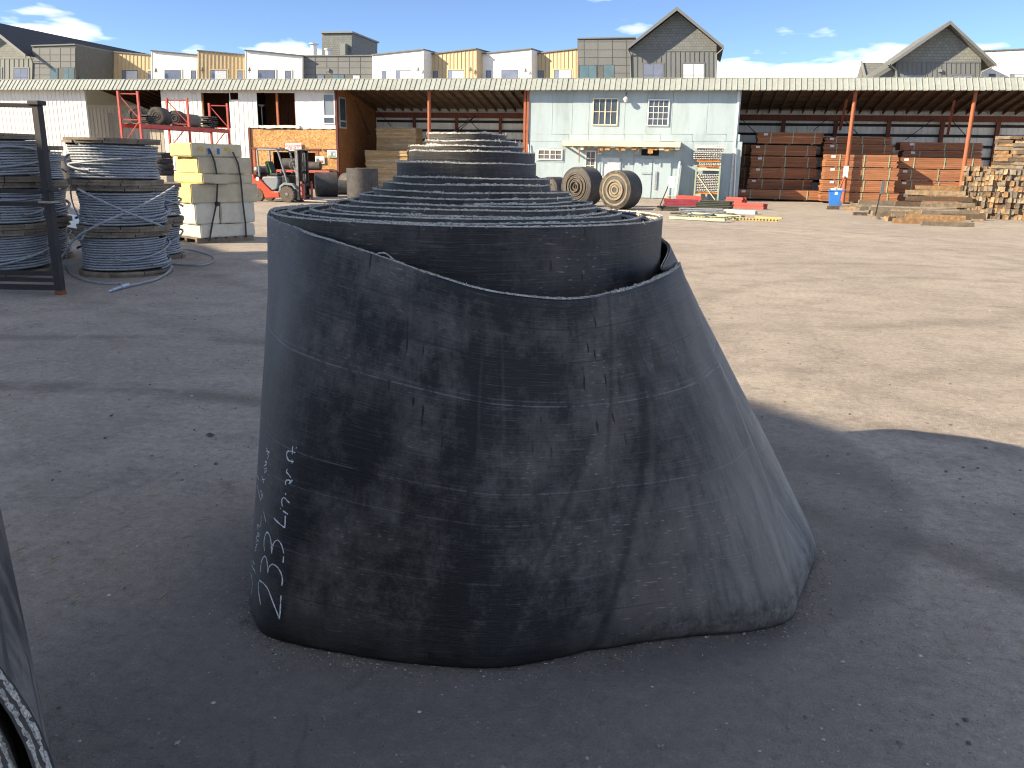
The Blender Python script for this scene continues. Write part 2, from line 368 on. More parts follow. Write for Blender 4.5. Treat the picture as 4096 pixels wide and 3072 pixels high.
    if creases:  # folds across the wrap: their shade and lit ridge put into the colour; dust caked low on the folded flank
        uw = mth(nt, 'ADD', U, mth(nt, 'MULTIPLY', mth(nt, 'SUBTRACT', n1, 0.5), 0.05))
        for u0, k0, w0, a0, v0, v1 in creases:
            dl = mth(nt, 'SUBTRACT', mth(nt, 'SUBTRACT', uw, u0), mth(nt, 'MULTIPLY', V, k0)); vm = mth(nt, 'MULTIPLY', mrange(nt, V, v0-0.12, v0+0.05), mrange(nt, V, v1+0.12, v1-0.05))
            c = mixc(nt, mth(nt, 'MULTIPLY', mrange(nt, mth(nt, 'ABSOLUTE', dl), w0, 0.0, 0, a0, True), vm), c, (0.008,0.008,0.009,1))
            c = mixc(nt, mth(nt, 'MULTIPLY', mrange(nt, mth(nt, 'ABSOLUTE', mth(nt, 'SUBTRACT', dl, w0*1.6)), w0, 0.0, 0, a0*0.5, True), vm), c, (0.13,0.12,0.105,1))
        fl = mth(nt, 'MULTIPLY', mrange(nt, mth(nt, 'ADD', U, mth(nt, 'MULTIPLY', V, -0.25)), DUST_U[0], DUST_U[1], 0, 1, True), mrange(nt, mth(nt, 'ADD', V, mth(nt, 'MULTIPLY', n2, 0.5)), 1.75, 0.60, 0, 1))
        c = mixc(nt, mth(nt, 'MULTIPLY', fl, mrange(nt, vs_, 0.30, 0.62, 0.25, 0.85)), c, (0.25,0.232,0.21,1))
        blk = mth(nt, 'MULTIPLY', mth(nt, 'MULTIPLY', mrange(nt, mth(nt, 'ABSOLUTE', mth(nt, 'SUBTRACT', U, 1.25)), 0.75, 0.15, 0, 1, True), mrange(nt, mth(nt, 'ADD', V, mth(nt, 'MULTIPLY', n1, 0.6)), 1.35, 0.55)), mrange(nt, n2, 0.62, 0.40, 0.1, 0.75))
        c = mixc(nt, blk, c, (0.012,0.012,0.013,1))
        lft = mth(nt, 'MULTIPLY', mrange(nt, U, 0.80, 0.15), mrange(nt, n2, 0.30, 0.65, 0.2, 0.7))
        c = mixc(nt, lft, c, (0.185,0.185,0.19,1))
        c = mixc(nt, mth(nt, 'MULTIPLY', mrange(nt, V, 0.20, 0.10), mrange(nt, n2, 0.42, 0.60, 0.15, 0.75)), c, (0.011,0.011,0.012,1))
    L(c, b.inputs['Base Color'])
    L(mrange(nt, df, 0.0, 1.0, 0.42, 0.80), b.inputs['Roughness'])
    b.inputs['Specular IOR Level'].default_value = 0.38
    bumpn(nt, b, mth(nt, 'ADD', mth(nt, 'MULTIPLY', fs, 0.6), mth(nt, 'MULTIPLY', vs_, 0.4)), 0.55, 0.008)
    return m
DUST_U = (1.72, 2.20)
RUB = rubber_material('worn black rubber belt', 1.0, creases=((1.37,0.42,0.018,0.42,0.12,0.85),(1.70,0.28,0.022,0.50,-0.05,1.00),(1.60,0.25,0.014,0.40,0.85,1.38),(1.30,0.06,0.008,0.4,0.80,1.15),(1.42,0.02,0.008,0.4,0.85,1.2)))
RUB3 = rubber_material('grey dusty rubber belt', 1.7, base=(0.06,0.06,0.062), lines=False, cracks=0.3)
RUB2 = rubber_material('dark rubber belt inner', 0.60, lines=False, cracks=0.6)
def fabric_material():
    m, nt, b = newmat('frayed belt fabric'); pos = N(nt, 'ShaderNodeNewGeometry').outputs['Position']
    f = noise_tex(nt, pos, 160, 3, 0.8); g = noise_tex(nt, pos, 4, 3, 0.6)
    c = mixc(nt, mrange(nt, f, 0.34, 0.56), (0.10,0.10,0.105,1), mixc(nt, g, (0.46,0.45,0.42,1), (0.60,0.58,0.52,1)))
    nt.links.new(c, b.inputs['Base Color']); b.inputs['Roughness'].default_value = 0.95; b.inputs['Specular IOR Level'].default_value = 0.1
    return m
FAB = fabric_material()

def catmull(P, s, closed=True):
    n = len(P); i = int(math.floor(s)); t = s - i
    g = (lambda k: P[k % n]) if closed else (lambda k: P[max(0, min(n-1, k))])
    a, b, c, d = g(i-1), g(i), g(i+1), g(i+2)
    return 0.5*((2*b) + (c-a)*t + (2*a-5*b+4*c-d)*t*t + (3*b-a-3*c+d)*t*t*t)

ROLL_C = (-0.187, 3.395)           # metres right of / ahead of the viewer
BELT_W = 1.41
def big_roll():
    T_ = thing('conveyor_belt_roll', 'big roll of worn black conveyor belt stood on end with chalk writing, foreground', 'belt roll', lf(*ROLL_C), 0, world=True)
    # --- wound layers: radius and edge height of every turn
    turns = [(.777,1.409),(.758,1.399),(.733,1.395),(.706,1.413),(.676,1.400),(.650,1.397),(.624,1.421),(.600,1.407),(.575,1.405),(.552,1.424),
             (.528,1.443),(.507,1.428),(.485,1.456),(.460,1.437),(.429,1.478),(.411,1.462),(.394,1.498),(.365,1.480),(.335,1.524),(.316,1.547),(.297,1.532),
             (.278,1.602),(.264,1.588),(.250,1.643),(.238,1.628),(.225,1.664),(.204,1.648),(.183,1.684),(.168,1.668),(.152,1.711),(.138,1.707),(.124,1.700),(.110,1.69),(.096,1.68)]
    r = random.Random(3); TH = 0.0115; SEG = 120
    offs = [(-0.0 + 0.012*math.sin(i*1.7) * (0.3 if i < 3 else 1), 0.010*math.cos(i*2.3) * (0.2 if i < 3 else 1)) for i in range(len(turns)+1)]
    def turn_pt(k, th):                # th 0..1 starting at the back
        k2 = min(k+1, len(turns)-1); e = max(0.0, (th-0.72)/0.28); e = e*e*(3-2*e)
        R = turns[k][0]*(1-e) + turns[k2][0]*e; z = turns[k][1]*(1-e) + turns[k2][1]*e
        ox = offs[k][0]*(1-e) + offs[k2][0]*e; oy = offs[k][1]*(1-e) + offs[k2][1]*e
        a = math.pi/2 + th*2*math.pi
        z += 0.004*noise.noise(Vector((k*3.1, math.cos(a)*1.5, math.sin(a)*1.5)))
        return R, z, ox, oy, a
    mb = MB(); fb = MB(); ulen = 0.0
    for k in range(len(turns)-1):
        rows = []
        for j in range(SEG+1):
            R, z, ox, oy, a = turn_pt(k, j/SEG)
            zb = 0.002 if k < 1 else z - 0.40
            def P(rr, zz): return lf(ROLL_C[0]+ox+rr*math.cos(a), ROLL_C[1]+oy+rr*math.sin(a), zz)
            rows.append([P(R,zb), P(R,z-0.004), P(R-0.003,z), P(R-TH+0.003,z), P(R-TH,z-0.004), P(R-TH,z-0.25)])
        o = len(mb.v)
        for j, rw in enumerate(rows):
            uu = ulen + j/SEG*2*math.pi*turns[k][0]
            for q, p in enumerate(rw): mb.v.append(tuple(p)); mb.uv.append((uu, p.z if q < 3 else p.z+5))
        for j in range(SEG):
            for q in range(5): mb.f.append((o+j*6+q, o+(j+1)*6+q, o+(j+1)*6+q+1, o+j*6+q+1))
        ulen += 2*math.pi*turns[k][0]
        # ragged fabric plies along the cut edge
        n = max(60, int(2*math.pi*turns[k][0]/0.0085))
        for ply, rp in ((0, 0.0012), (1, TH-0.0012)):
            o = len(fb.v)
            for j in range(n+1):
                R, z, ox, oy, a = turn_pt(k, j/n)
                amp = 0.55 + 0.75*max(0.0, noise.noise(Vector((k*5.3+ply, math.cos(a)*4, math.sin(a)*4)))+0.25)
                jr = r.uniform(-1,1)*0.0014*amp; jz = (0.0016 + r.random()**2*0.0052)*amp*(1.0 if ply == 0 else 0.4); w = 0.0016 + 0.0009*r.random()
                for dr, dz in ((-w, -0.003), (jr, jz), (w, -0.003)):
                    fb.v.append(tuple(lf(ROLL_C[0]+ox+(R-rp+dr)*math.cos(a), ROLL_C[1]+oy+(R-rp+dr)*math.sin(a), z+dz)))
            for j in range(n):
                for q in range(2): fb.f.append((o+j*3+q, o+(j+1)*3+q, o+(j+1)*3+q+1, o+j*3+q+1))
    # loose threads
    for i in range(420):
        k = r.choice([0,0,1,3,5,7,8,9,10,12,14,16,18,19,21,23,25,27,29]); th = r.uniform(0.22,0.80); R, z, ox, oy, a = turn_pt(k, th)
        l = 0.006 + 0.02*r.random()**3; d = r.uniform(-0.02,0.02)/max(R,.1); p0 = None; pts = []
        for t in (0, .5, 1):
            rr = R + 0.004 + (l*0.4*t if r.random() < .7 else 0)
            pts.append(lf(ROLL_C[0]+ox+rr*math.cos(a+d*t), ROLL_C[1]+oy+rr*math.sin(a+d*t), z + l*t*(1-t)*1.6 - 0.35*l*t*t))
        fb.tube(pts, 0.0009, 4)
    mb.build('wound_belt', RUB2, T_, smooth=35)
    fr = fb.build('frayed_edge', FAB, T_); fr['label'] = 'pale frayed fabric along the wound belt edges'
    core = MB().lathe([(0.085,1.30),(0.085,1.69),(0.070,1.69),(0.070,1.30)], 32, Matrix.Translation(lf(*ROLL_C)))
    core.build('core', RUB2, T_, smooth=40)
    # --- loose outer wrap: slid down at the front, folded back at the right
    px = [(1069,856,3.25),(1095,876,3.05),(1167,905,2.87),(1239,936,2.765),(1312,956,2.70),(1402,987,2.635),(1503,1020,2.58),(1612,1058,2.53),(1750,1103,2.485),(1950,1160,2.445),(2204,1192,2.45),(2350,1188,2.49),(2458,1168,2.55),(2567,1138,2.63),(2662,1099,2.74),(2718,1064,2.87),(2712,1054,2.96),(2655,1072,3.08)]
    fwh = Vector((-math.sin(YAW), math.cos(YAW), 0))
    top = []
    for x, y, fd in px:
        d = ray(x, y); p = EYEP + d*(fd/d.dot(fwh)); top.append(p)
    top += [lf(.63,3.40,1.30), lf(.50,3.88,1.33), lf(-.15,4.205,1.38), lf(-.76,3.97,1.40), lf(-1.0,3.58,1.405)]
    bl = [(-1.01,3.2),(-1.0,2.95),(-.97,2.75),(-.93,2.60),(-.86,2.49),(-.74,2.435),(-.58,2.39),(-.43,2.352),(-.25,2.325),(-.02,2.318),(.22,2.395),(.45,2.475),(.68,2.535),(.88,2.575),(1.03,2.64),(1.12,2.78),(1.24,2.99),(1.36,3.25),(1.35,3.52),(1.08,3.9),(.1,4.32),(-.86,4.12),(-1.06,3.62)]
    bot = [lf(a, b, 0) for a, b in bl]; n = len(top)
    cen = lf(*ROLL_C)
    NS, NV = 330, 46
    mb = MB(); u = 0.0; last = None; grid = []; US = []
    for i in range(NS+1):
        s = n*i/NS; t_ = catmull(top, s % n); b_ = catmull(bot, s % n)
        if last is not None: u += (t_*0.5+b_*0.5 - last).length
        last = t_*0.5+b_*0.5
        outw = (b_ - cen); outw.z = 0; outw.normalize(); col = []
        fold = math.exp(-((s-15.4)/1.6)**2)      # the fold keeps a rounded, slightly bellied edge
        for j in range(NV+1):
            v = j/NV; p = b_.lerp(t_, v)
            w = math.sin(math.pi*v)
            p = p + outw*(0.035*math.sin(math.pi*min(1, v*1.25))*0.6 - 0.018*fold*w)
            if v < 0.07: p = p - outw*(0.030*(1-v/0.07)**2.2)           # rolled-under foot
            p = p + outw*0.010*noise.noise(Vector((s*0.55, v*2.2, 1.3)))*(0.2+w)
            # creases low on the right flank and at the foot
            p = p - outw*0.016*math.exp(-((s-10.3-1.6*v)/0.22)**2)*max(0, 0.62-v)*1.2
            p = p + outw*0.020*math.exp(-((s-14.6+1.2*v)/0.5)**2)*max(0, 0.5-v)
            vb = max(0.0, math.sin(math.pi*min(1.0, max(0.0, (v-0.05)/0.85))))
            p = p + outw*(0.022*math.exp(-((s-15.1)/0.35)**2) - 0.075*math.exp(-((s-16.15)/0.42)**2))*vb
            p.z = max(p.z, 0.003); col.append(p); mb.v.append(tuple(p)); mb.uv.append((u, v*BELT_W))
        grid.append(col); US.append((round(s,2), round(u,3)))
    for i in range(NS):
        for j in range(NV):
            a = i*(NV+1)+j; mb.f.append((a, a+NV+1, a+NV+2, a+1))
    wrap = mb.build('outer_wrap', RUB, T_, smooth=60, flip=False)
    so = wrap.modifiers.new('thickness', 'SOLIDIFY'); so.thickness = 0.012; so.offset = -1
    # frayed top edge of the loose wrap
    fb = MB()
    for rp in (0.0015, 0.0105):
        o = len(fb.v); M_ = 1100; cnt = 0
        for j in range(M_+1):
            s = n*j/M_; t_ = catmull(top, s % n); ow = (t_-cen); ow.z = 0; ow.normalize()
            amp = 0.35 + 0.9*max(0.0, noise.noise(Vector((s*1.4+rp*300, 2.2, 0)))+0.1)
            if 12 < s < 17: amp += 0.5
            jr = r.uniform(-1,1)*0.002*amp; jz = (0.001 + r.random()**2*0.007)*amp
            for dr, dz in ((-0.0020,-0.003),(jr,jz),(0.0020,-0.003)):
                p = t_ - ow*(rp - dr) + outward_fix(s, t_, cen); fb.v.append((p.x, p.y, t_.z+dz))
        for j in range(M_):
            for q in range(2): fb.f.append((o+j*3+q, o+(j+1)*3+q, o+(j+1)*3+q+1, o+j*3+q+1))
    for pts in ([(1503,1019),(1515,1011),(1540,1013),(1560,1026),(1575,1042),(1612,1052)], [(1512,1016),(1535,1008),(1552,1018),(1566,1030),(1580,1046)]):
        q = []
        for x, y in pts:
            d = ray(x, y); q.append(EYEP + d*(2.55/d.dot(fwh)))
        fb.tube(q, 0.0017, 5)
    fr2 = fb.build('frayed_edge', FAB, wrap); fr2['label'] = 'frayed pale edge of the loose outer wrap'
    return T_, wrap, mb
def outward_fix(s, t_, cen): return Vector((0,0,0))
BIG, WRAP, WRAPMB = big_roll()
def base_grit():
    bl = [(-1.0,2.95),(-.97,2.75),(-.93,2.60),(-.86,2.49),(-.74,2.435),(-.58,2.39),(-.43,2.352),(-.25,2.325),(-.02,2.318),(.22,2.395),(.45,2.475),(.68,2.535),(.88,2.575),(1.03,2.64),(1.12,2.78),(1.24,2.99),(1.36,3.25)]
    P = [Vector((a, b, 0)) for a, b in bl]; r = random.Random(12); mb = MB()
    oc = [(1,0,0),(-1,0,0),(0,1,0),(0,-1,0),(0,0,1),(0,0,-1)]; fc = [(0,2,4),(2,1,4),(1,3,4),(3,0,4),(2,0,5),(1,2,5),(3,1,5),(0,3,5)]
    for i in range(1500):
        s = r.uniform(0, len(P)-1.01); p = catmull(P, s, False); q = catmull(P, s+.01, False); t = (q-p).normalized(); n_ = Vector((t.y,-t.x,0))
        d = abs(r.gauss(0,.05)) - .035; p = p + n_*d; w = lf(p.x, p.y); k = r.uniform(.0015,.005)*(1.6 if r.random() < .06 else 1)
        mb.add([(w.x+x*k*r.uniform(.7,1.2), w.y+y*k*r.uniform(.7,1.2), max(.0005, k*.4+z*k*.7)) for x,y,z in oc], fc)
    o = mb.build('grit', bpy.data.materials['loose gravel']); tag(o, 'fine grit gathered along the foot of the big belt roll', 'grit', kind='stuff')
base_grit()

# --- chalk writing on the loose wrap
def chalk():
    bvh = BVHTree.FromPolygons([Vector(v) for v in WRAPMB.v], WRAPMB.f)
    X0, Y0, S = 950, 1750, 2.0743
    big = [ # 233
        [(195,1385),(184,1320),(178,1270),(176,1215),(186,1185),(215,1205),(245,1240),(260,1265),(285,1335),(310,1400),(332,1455),(350,1505),(356,1450),(360,1380),(363,1310)],
        [(195,1115),(196,1070),(203,1025),(216,995),(230,983),(243,1000),(250,1040),(253,1085),(254,1122),(260,1085),(272,1062),(292,1050),(315,1058),(340,1082),(360,1115),(372,1150),(376,1190),(369,1228)],
        [(228,942),(223,900),(224,855),(231,815),(245,787),(258,790),(270,812),(279,850),(284,900),(287,962),(291,920),(300,880),(318,856),(336,850),(352,862),(368,890),(378,922),(386,960)], [(385,985),(383,1010),(380,1037)],
        # Linear ft.
        [(305,668),(330,695),(360,722),(395,748),(398,700),(400,648)], [(380,608),(400,622),(422,637)], [(357,586),(361,592)],
        [(376,572),(370,545),(372,515),(382,497),(398,503),(412,520),(424,532),(434,542)], [(398,462),(404,468),(400,474)],
        [(404,392),(400,372),(408,356),(424,352),(438,356),(440,372),(430,384),(446,366),(458,350)], [(418,262),(410,272),(411,290),(424,304),(436,316),(443,332)],
        [(455,216),(456,200),(455,183)], [(470,200),(448,198),(428,190),(416,172),(411,145),(414,122),(424,110),(434,118)], [(462,72),(458,105),(456,140)], [(440,112),(460,118),(482,126)], [(489,82),(493,88)]]
    small = [[(96,1230),(94,1190),(98,1150),(107,1120),(116,1130),(124,1165),(127,1210),(122,1260),(113,1312)],
        [(122,1026),(122,1055),(131,1082),(145,1100),(152,1135)], [(130,1022),(142,1050),(147,1045)],
        [(114,1010),(118,1035)], [(122,888),(118,925),(116,950)],
        [(148,945),(158,925),(150,912),(164,905),(156,893),(168,884)], [(156,872),(160,860)], [(178,862),(166,850),(160,832),(166,815),(178,822),(184,812),(170,790)], [(178,790),(186,812)], [(170,762),(165,740),(172,722),(182,735),(180,752)],
        [(200,648),(200,690),(194,728),(186,745)], [(220,614),(228,655),(239,702)],
        [(168,398),(178,450),(196,522)], [(190,446),(200,440),(206,455),(200,480),(212,470),(216,478),(204,500),(196,520)], [(174,330),(178,352)], [(166,312),(170,330)],
        [(206,322),(214,350),(220,376)], [(208,352),(220,346),(230,350)], [(226,292),(240,280),(248,270)], [(236,290),(228,272),(234,258),(246,256)], [(222,262),(244,254)], [(240,238),(232,222),(238,206),(250,212)], [(226,236),(246,220)], [(232,196),(246,200)], [(252,180),(262,150),(256,132)], [(270,122),(256,116),(244,112),(240,120)], [(244,84),(252,105),(266,132)], [(262,124),(250,140)]]
    m, nt, b = newmat('chalk'); pos = N(nt, 'ShaderNodeNewGeometry').outputs['Position']
    f = noise_tex(nt, pos, 240, 2, 0.6)
    nt.links.new(mixc(nt, mrange(nt, f, 0.34, 0.50), (0.30,0.31,0.33,1), (0.84,0.85,0.88,1)), b.inputs['Base Color']); b.inputs['Roughness'].default_value = 1
    def stroke(pts, w):
        mb = MB(); q = []
        for i in range(len(pts)-1):
            (a, b), (c, d) = pts[i], pts[i+1]; k = max(1, int(math.hypot(c-a, d-b)/9))
            for t in range(k): q.append((a+(c-a)*t/k, b+(d-b)*t/k))
        q.append(pts[-1]); P = []
        for x, y in q:
            d = ray(X0 + x/S, Y0 + y/S).normalized(); h, nn, _, dist = bvh.ray_cast(EYEP, d)
            if h is not None:
                if nn.dot(d) > 0: nn = -nn
                P.append((h + nn*0.0016, nn))
        if len(P) < 2: return
        o = len(mb.v)
        for i, (p, nn) in enumerate(P):
            t = (P[min(i+1, len(P)-1)][0] - P[max(i-1, 0)][0]).normalized(); sd = nn.cross(t).normalized()
            ww = w*(0.75 + 0.5*noise.noise(p*60))
            mb.v.append(tuple(p + sd*ww)); mb.v.append(tuple(p - sd*ww))
        for i in range(len(P)-1): mb.f.append((o+2*i, o+2*i+1, o+2*i+3, o+2*i+2))
        mb.build('chalk_stroke', m, WRAP, flip=False)
    for s in big: stroke(s, 0.0032)
    for s in small: stroke(s, 0.0022)
chalk()
# ------------------------------------------------------------------ building across the yard
YF, YE, ZE, YB = 44.0, 43.44, 5.27, 50.0          # wall plane, eave, eave height, back wall
def sheet_material(name, col, streak=0.25, rough=0.5, dirt=(0.25,0.22,0.19), damt=0.25, obj=0.05):
    return mat(name, col, rough, 0.0, 0.06, 2.2, (1,1,0.15), dirt=dirt, damt=damt, dscale=1.6, obj=obj)
M_WHT = sheet_material('white painted steel sheet', (0.80,0.78,0.72), damt=0.10)
M_ROOF = mat('pale green grey roof steel', (0.32,0.35,0.325), 0.55, 0, 0.10, 6, dirt=(0.27,0.28,0.255), damt=0.5, obj=0.05, bump=0.2, bscale=60)
M_TANS = sheet_material('tan steel sheet', (0.40,0.36,0.29))
M_REDW = mat('red brown stained timber', (0.19,0.060,0.035), 0.75, 0, 0.3, 3, (6,6,0.6), dirt=(0.05,0.03,0.025), damt=0.6, bump=0.2)
M_REDP = mat('orange red post paint', (0.36,0.11,0.05), 0.7, 0, 0.25, 4, (6,6,0.7), dirt=(0.12,0.06,0.04), damt=0.5)
M_RAFT = mat('old brown rafter timber', (0.15,0.080,0.045), 0.85, 0, 0.35, 3, (5,1,5), obj=0.25)
M_BRD = mat('dusty roof boards', (0.15,0.125,0.10), 0.9, 0, 0.3, 3, (0.6,5,5), obj=0.25)
M_DARK = mat('tarred girt timber', (0.035,0.030,0.028), 0.85)
M_BLUE = mat('weathered pale blue paint', (0.395,0.490,0.535), 0.65, 0, 0.07, 2.0, (1.4,1,0.30), dirt=(0.24,0.30,0.30), damt=0.75, dscale=1.0, obj=0.03, bump=0.1)
M_BTRM = mat('blue grey trim paint', (0.34,0.42,0.45), 0.6)
M_CREAM = mat('cream painted trim', (0.72,0.66,0.47), 0.6, var=0.06)
M_TRIMW = mat('white window frame', (0.76,0.75,0.70), 0.45, var=0.05)
M_STUC = mat('white plastered board', (0.78,0.77,0.74), 0.8, 0, 0.05, 1.5, dirt=(0.50,0.49,0.47), damt=0.5, dscale=1.4)
M_GLASS = mat('dark window glass', (0.055,0.075,0.10), 0.06, 0, 0.15, 0.7, spec=0.6)
M_BLK = mat('unlit interior', (0.012,0.011,0.010), 0.95)
def osb_material(name, a, b_):
    m, nt, b = newmat(name); pos = N(nt, 'ShaderNodeNewGeometry').outputs['Position']
    mp = N(nt, 'ShaderNodeMapping'); mp.inputs['Scale'].default_value = (13,13,17); mp.inputs['Rotation'].default_value = (0.4,0.3,0.5); nt.links.new(pos, mp.inputs['Vector'])
    vo = N(nt, 'ShaderNodeTexVoronoi'); nt.links.new(mp.outputs[0], vo.inputs['Vector']); vo.inputs['Scale'].default_value = 1
    sp = N(nt, 'ShaderNodeSeparateColor'); nt.links.new(vo.outputs['Color'], sp.inputs[0])
    c = mixc(nt, sp.outputs[0], rgb(a), rgb(b_)); c = mixc(nt, mrange(nt, noise_tex(nt, pos, 0.8, 3, 0.6), 0.4, 0.7, 0, 0.4), c, rgb(a, 0.7))
    nt.links.new(c, b.inputs['Base Color']); b.inputs['Roughness'].default_value = 0.75; return m
M_OSB = osb_material('strand board', (0.33,0.155,0.045), (0.62,0.38,0.15))
M_OSBD = osb_material('shade-darkened strand board', (0.20,0.075,0.022), (0.34,0.145,0.05))  # darker copy of the strand board, side-wall shade put into its colour

shed = thing('storage_shed', 'long open-fronted lumber shed with pale ribbed metal eave across the yard', 'shed', (0,47,0), 0, world=True)
def rib_sheet(w, rib_w, rib_h):           # unit-height ribbed sheet in the XZ plane, facing -Y
    mb = MB(); a = [0, w-rib_w*1.6, w-rib_w*1.2, w-rib_w*0.4, w]; d = [0, 0, -rib_h, -rib_h, 0]
    n = len(a)
    mb.add([(x, y, z) for z in (0, 1) for x, y in zip(a, d)], [(i, i+1, n+i+1, n+i) for i in range(n-1)])
    mb.add([(x, y+0.004, z) for z in (0, 1) for x, y in zip(a, d)], [(n+i, n+i+1, i+1, i) for i in range(n-1)])
    return mb.mesh('ribbed_sheet')
ME_RIB = rib_sheet(0.28, 0.035, 0.020); ME_RIB.materials.append(M_WHT)
ME_RIBT = rib_sheet(0.28, 0.035, 0.020); ME_RIBT.materials.append(M_TANS)
def sheets(parent, X0, X1, z0, z1, Y, me=ME_RIB, holes=(), name='wall_panel'):
    n = max(1, round((X1-X0)/0.28)); w = (X1-X0)/n
    for i in range(n):
        x = X0+i*w; segs = [(z0, z1)]
        for hx0, hx1, hz0, hz1 in holes:
            if hx0 < x+w/2 < hx1:
                segs = [s for a, b in segs for s in ((a, min(b, hz0)), (max(a, hz1), b)) if s[1]-s[0] > 0.03]
        for a, b in segs:
            o = link(name, me, None, parent); o.matrix_parent_inverse = WORLDP[parent.name].inverted() if parent.name in WORLDP else Matrix.Identity(4)
            o.location = (x, Y + rng.uniform(-0.002, 0.002), a); o.scale = (w/0.28, 1, b-a)
# roof: fascia strip of ribbed panels
def fascia():
    w, rw, rh = 0.27, 0.030, 0.032; run, rise = 0.50, 0.56
    mb = MB(); nrm = Vector((0,-rise,run)).normalized()
    prof = [(0,0),(w-rw*1.5,0),(w-rw*1.25,rh),(w-rw*0.25,rh),(w,0)]
    lo = [Vector((x,0,0))+nrm*h for x, h in prof]; hi = [p+Vector((0,run,rise)) for p in lo]; lip = [p-Vector((0,0,0.035)) for p in lo]; n = len(prof)
    mb.add(lip+lo+hi, [(i,i+1,n+i+1,n+i) for i in range(n-1)] + [(n+i,n+i+1,2*n+i+1,2*n+i) for i in range(n-1)])
    me = mb.mesh('eave_panel'); me.materials.append(M_ROOF)
    for i in range(233):
        o = link('eave_panel', me, None, shed); o.location = (-44.5 + i*w, YE + rng.uniform(-.006,.006), ZE+0.035 + rng.uniform(-.008,.008))
fascia()
XL, XR = -44.5, 18.2
zf, zb = ZE+0.56, 4.72                     # roof plane front / back
def zroof(Y): return zf + (zb-zf)*(Y-YE-0.5)/(YB+0.3-YE-0.5)
MB().add([(XL,YE+.5,zf+.05),(XR,YE+.5,zf+.05),(XR,YB+.6,zb+.02),(XL,YB+.6,zb+.02),(XL,YE+.5,zf+.07),(XR,YE+.5,zf+.07),(XR,YB+.6,zb+.04),(XL,YB+.6,zb+.04)],
         [(0,1,2,3),(4,5,6,7),(0,1,5,4),(1,2,6,5),(2,3,7,6),(3,0,4,7)]).build('roof_sheet', M_ROOF, shed)
BAYS = [(-35.15,-30.25), (-19.45,-8.95), (1.95,18.0)]
for bx0, bx1 in BAYS:
    for k in range(11):
        y0 = YE+0.56+k*0.585; y1 = y0+0.53
        MB().add([(bx0,y0,zroof(y0)+.022),(bx1,y0,zroof(y0)+.022),(bx1,y1,zroof(y1)+.022),(bx0,y1,zroof(y1)+.022),(bx0,y0,zroof(y0)+.046),(bx1,y0,zroof(y0)+.046),(bx1,y1,zroof(y1)+.046),(bx0,y1,zroof(y1)+.046)],
                 [(0,3,2,1),(4,5,6,7),(0,1,5,4),(1,2,6,5),(2,3,7,6),(3,0,4,7)]).build('roof_board', M_BRD, shed)
    n = round((bx1-bx0)/0.6)
    for i in range(n+1):
        x = bx0 + (bx1-bx0)*i/n; j = rng.uniform(-.03,.03)
        MB().add([(x+a*.028, y, zroof(y)+.018-d) for y, d in ((YE+.52,0),(YE+.52,.19),(YB-.1,.21),(YB-.1,0)) for a in (-1,1)],
                 [(0,1,3,2),(2,3,5,4),(4,5,7,6),(6,7,1,0),(0,2,4,6),(1,7,5,3)]).build('rafter', M_RAFT, shed)
    MB().box(bx0,bx1,YB-.30,YB-.14,4.22,4.52).build('rear_beam', M_REDW, shed)
    MB().box(bx0,bx1,YF-.10,YF-.02,ZE+.02,ZE+.30).build('front_beam', M_RAFT, shed)
    for z in (4.02,3.50,2.95,2.35,1.7,1.0): MB().box(bx0,bx1,YB-.08,YB-.004,z-.07,z+.07).build('girt', M_DARK, shed)
sheets(shed, -44, 18.0, 0, 4.75, YB)
for x in (1500,1659,1828,2002):
    X = atY(x,520,YB-.1).x; MB().box(X-.08,X+.08,YB-.24,YB-.09,0,4.22).build('rear_post', M_REDW, shed)
for x in (3131,3340,3552,3766,3988):
    X = atY(x,520,YB-.1).x; MB().box(X-.10,X+.10,YB-.25,YB-.09,0,4.22).build('rear_post', M_REDW, shed)
def brace(parent, x0, y0, x1, y1, Y, w=0.035, m=M_DARK, name='brace'):
    MB().bar(atY(x0,y0,Y), atY(x1,y1,Y), w, w).build(name, m, parent)
for a in ((1508,440,1565,505),(1905,462,1690,615),(1858,462,1920,525),(2205-300,462,1840,520),(2960,470,3036,545),(3313,470,3254,522),(3370,472,3450,555),(3737,474,3620,560),(3800,474,3873,553),(3340+30,470,3330,545)):
    brace(shed, *a, YB-.32)
for x, z1 in ((1717,5.6),(3415,5.6),(3893,5.6)):
    X = atY(x,430,YF).x
    MB().tube([(X,YF,0),(X+.005,YF,1.5),(X-.006,YF,3.4),(X,YF,z1-.25)], [.105,.10,.095,.09], 12).build('front_post', M_REDP, shed, smooth=50)
for x in (2100,2112):
    X = atY(x,430,YF).x; MB().box(X-.06,X+.06,YF-.06,YF+.06,0,5.4).build('front_post', M_REDP, shed)
MB().bar(atY(3355,760,YF-.3), atY(3380,705,YF-.15), .05,.05).build('post_brace', M_REDP, shed)
MB().bar(atY(3790,540,47), atY(3818,400,45.2), .12,.06).build('knee_brace', M_REDW, shed)
MB().bar(atY(3360,520,47), atY(3388,395,45.2), .12,.06).build('knee_brace', M_REDW, shed)
tagp = rect(3373,664,3393,710,YF-.13)
MB().box(tagp[0],tagp[1],YF-.135,YF-.125,tagp[2],tagp[3]).build('paper_notice', mat('white notice paper', (0.72,0.78,0.74), 0.7, var=.05), shed)

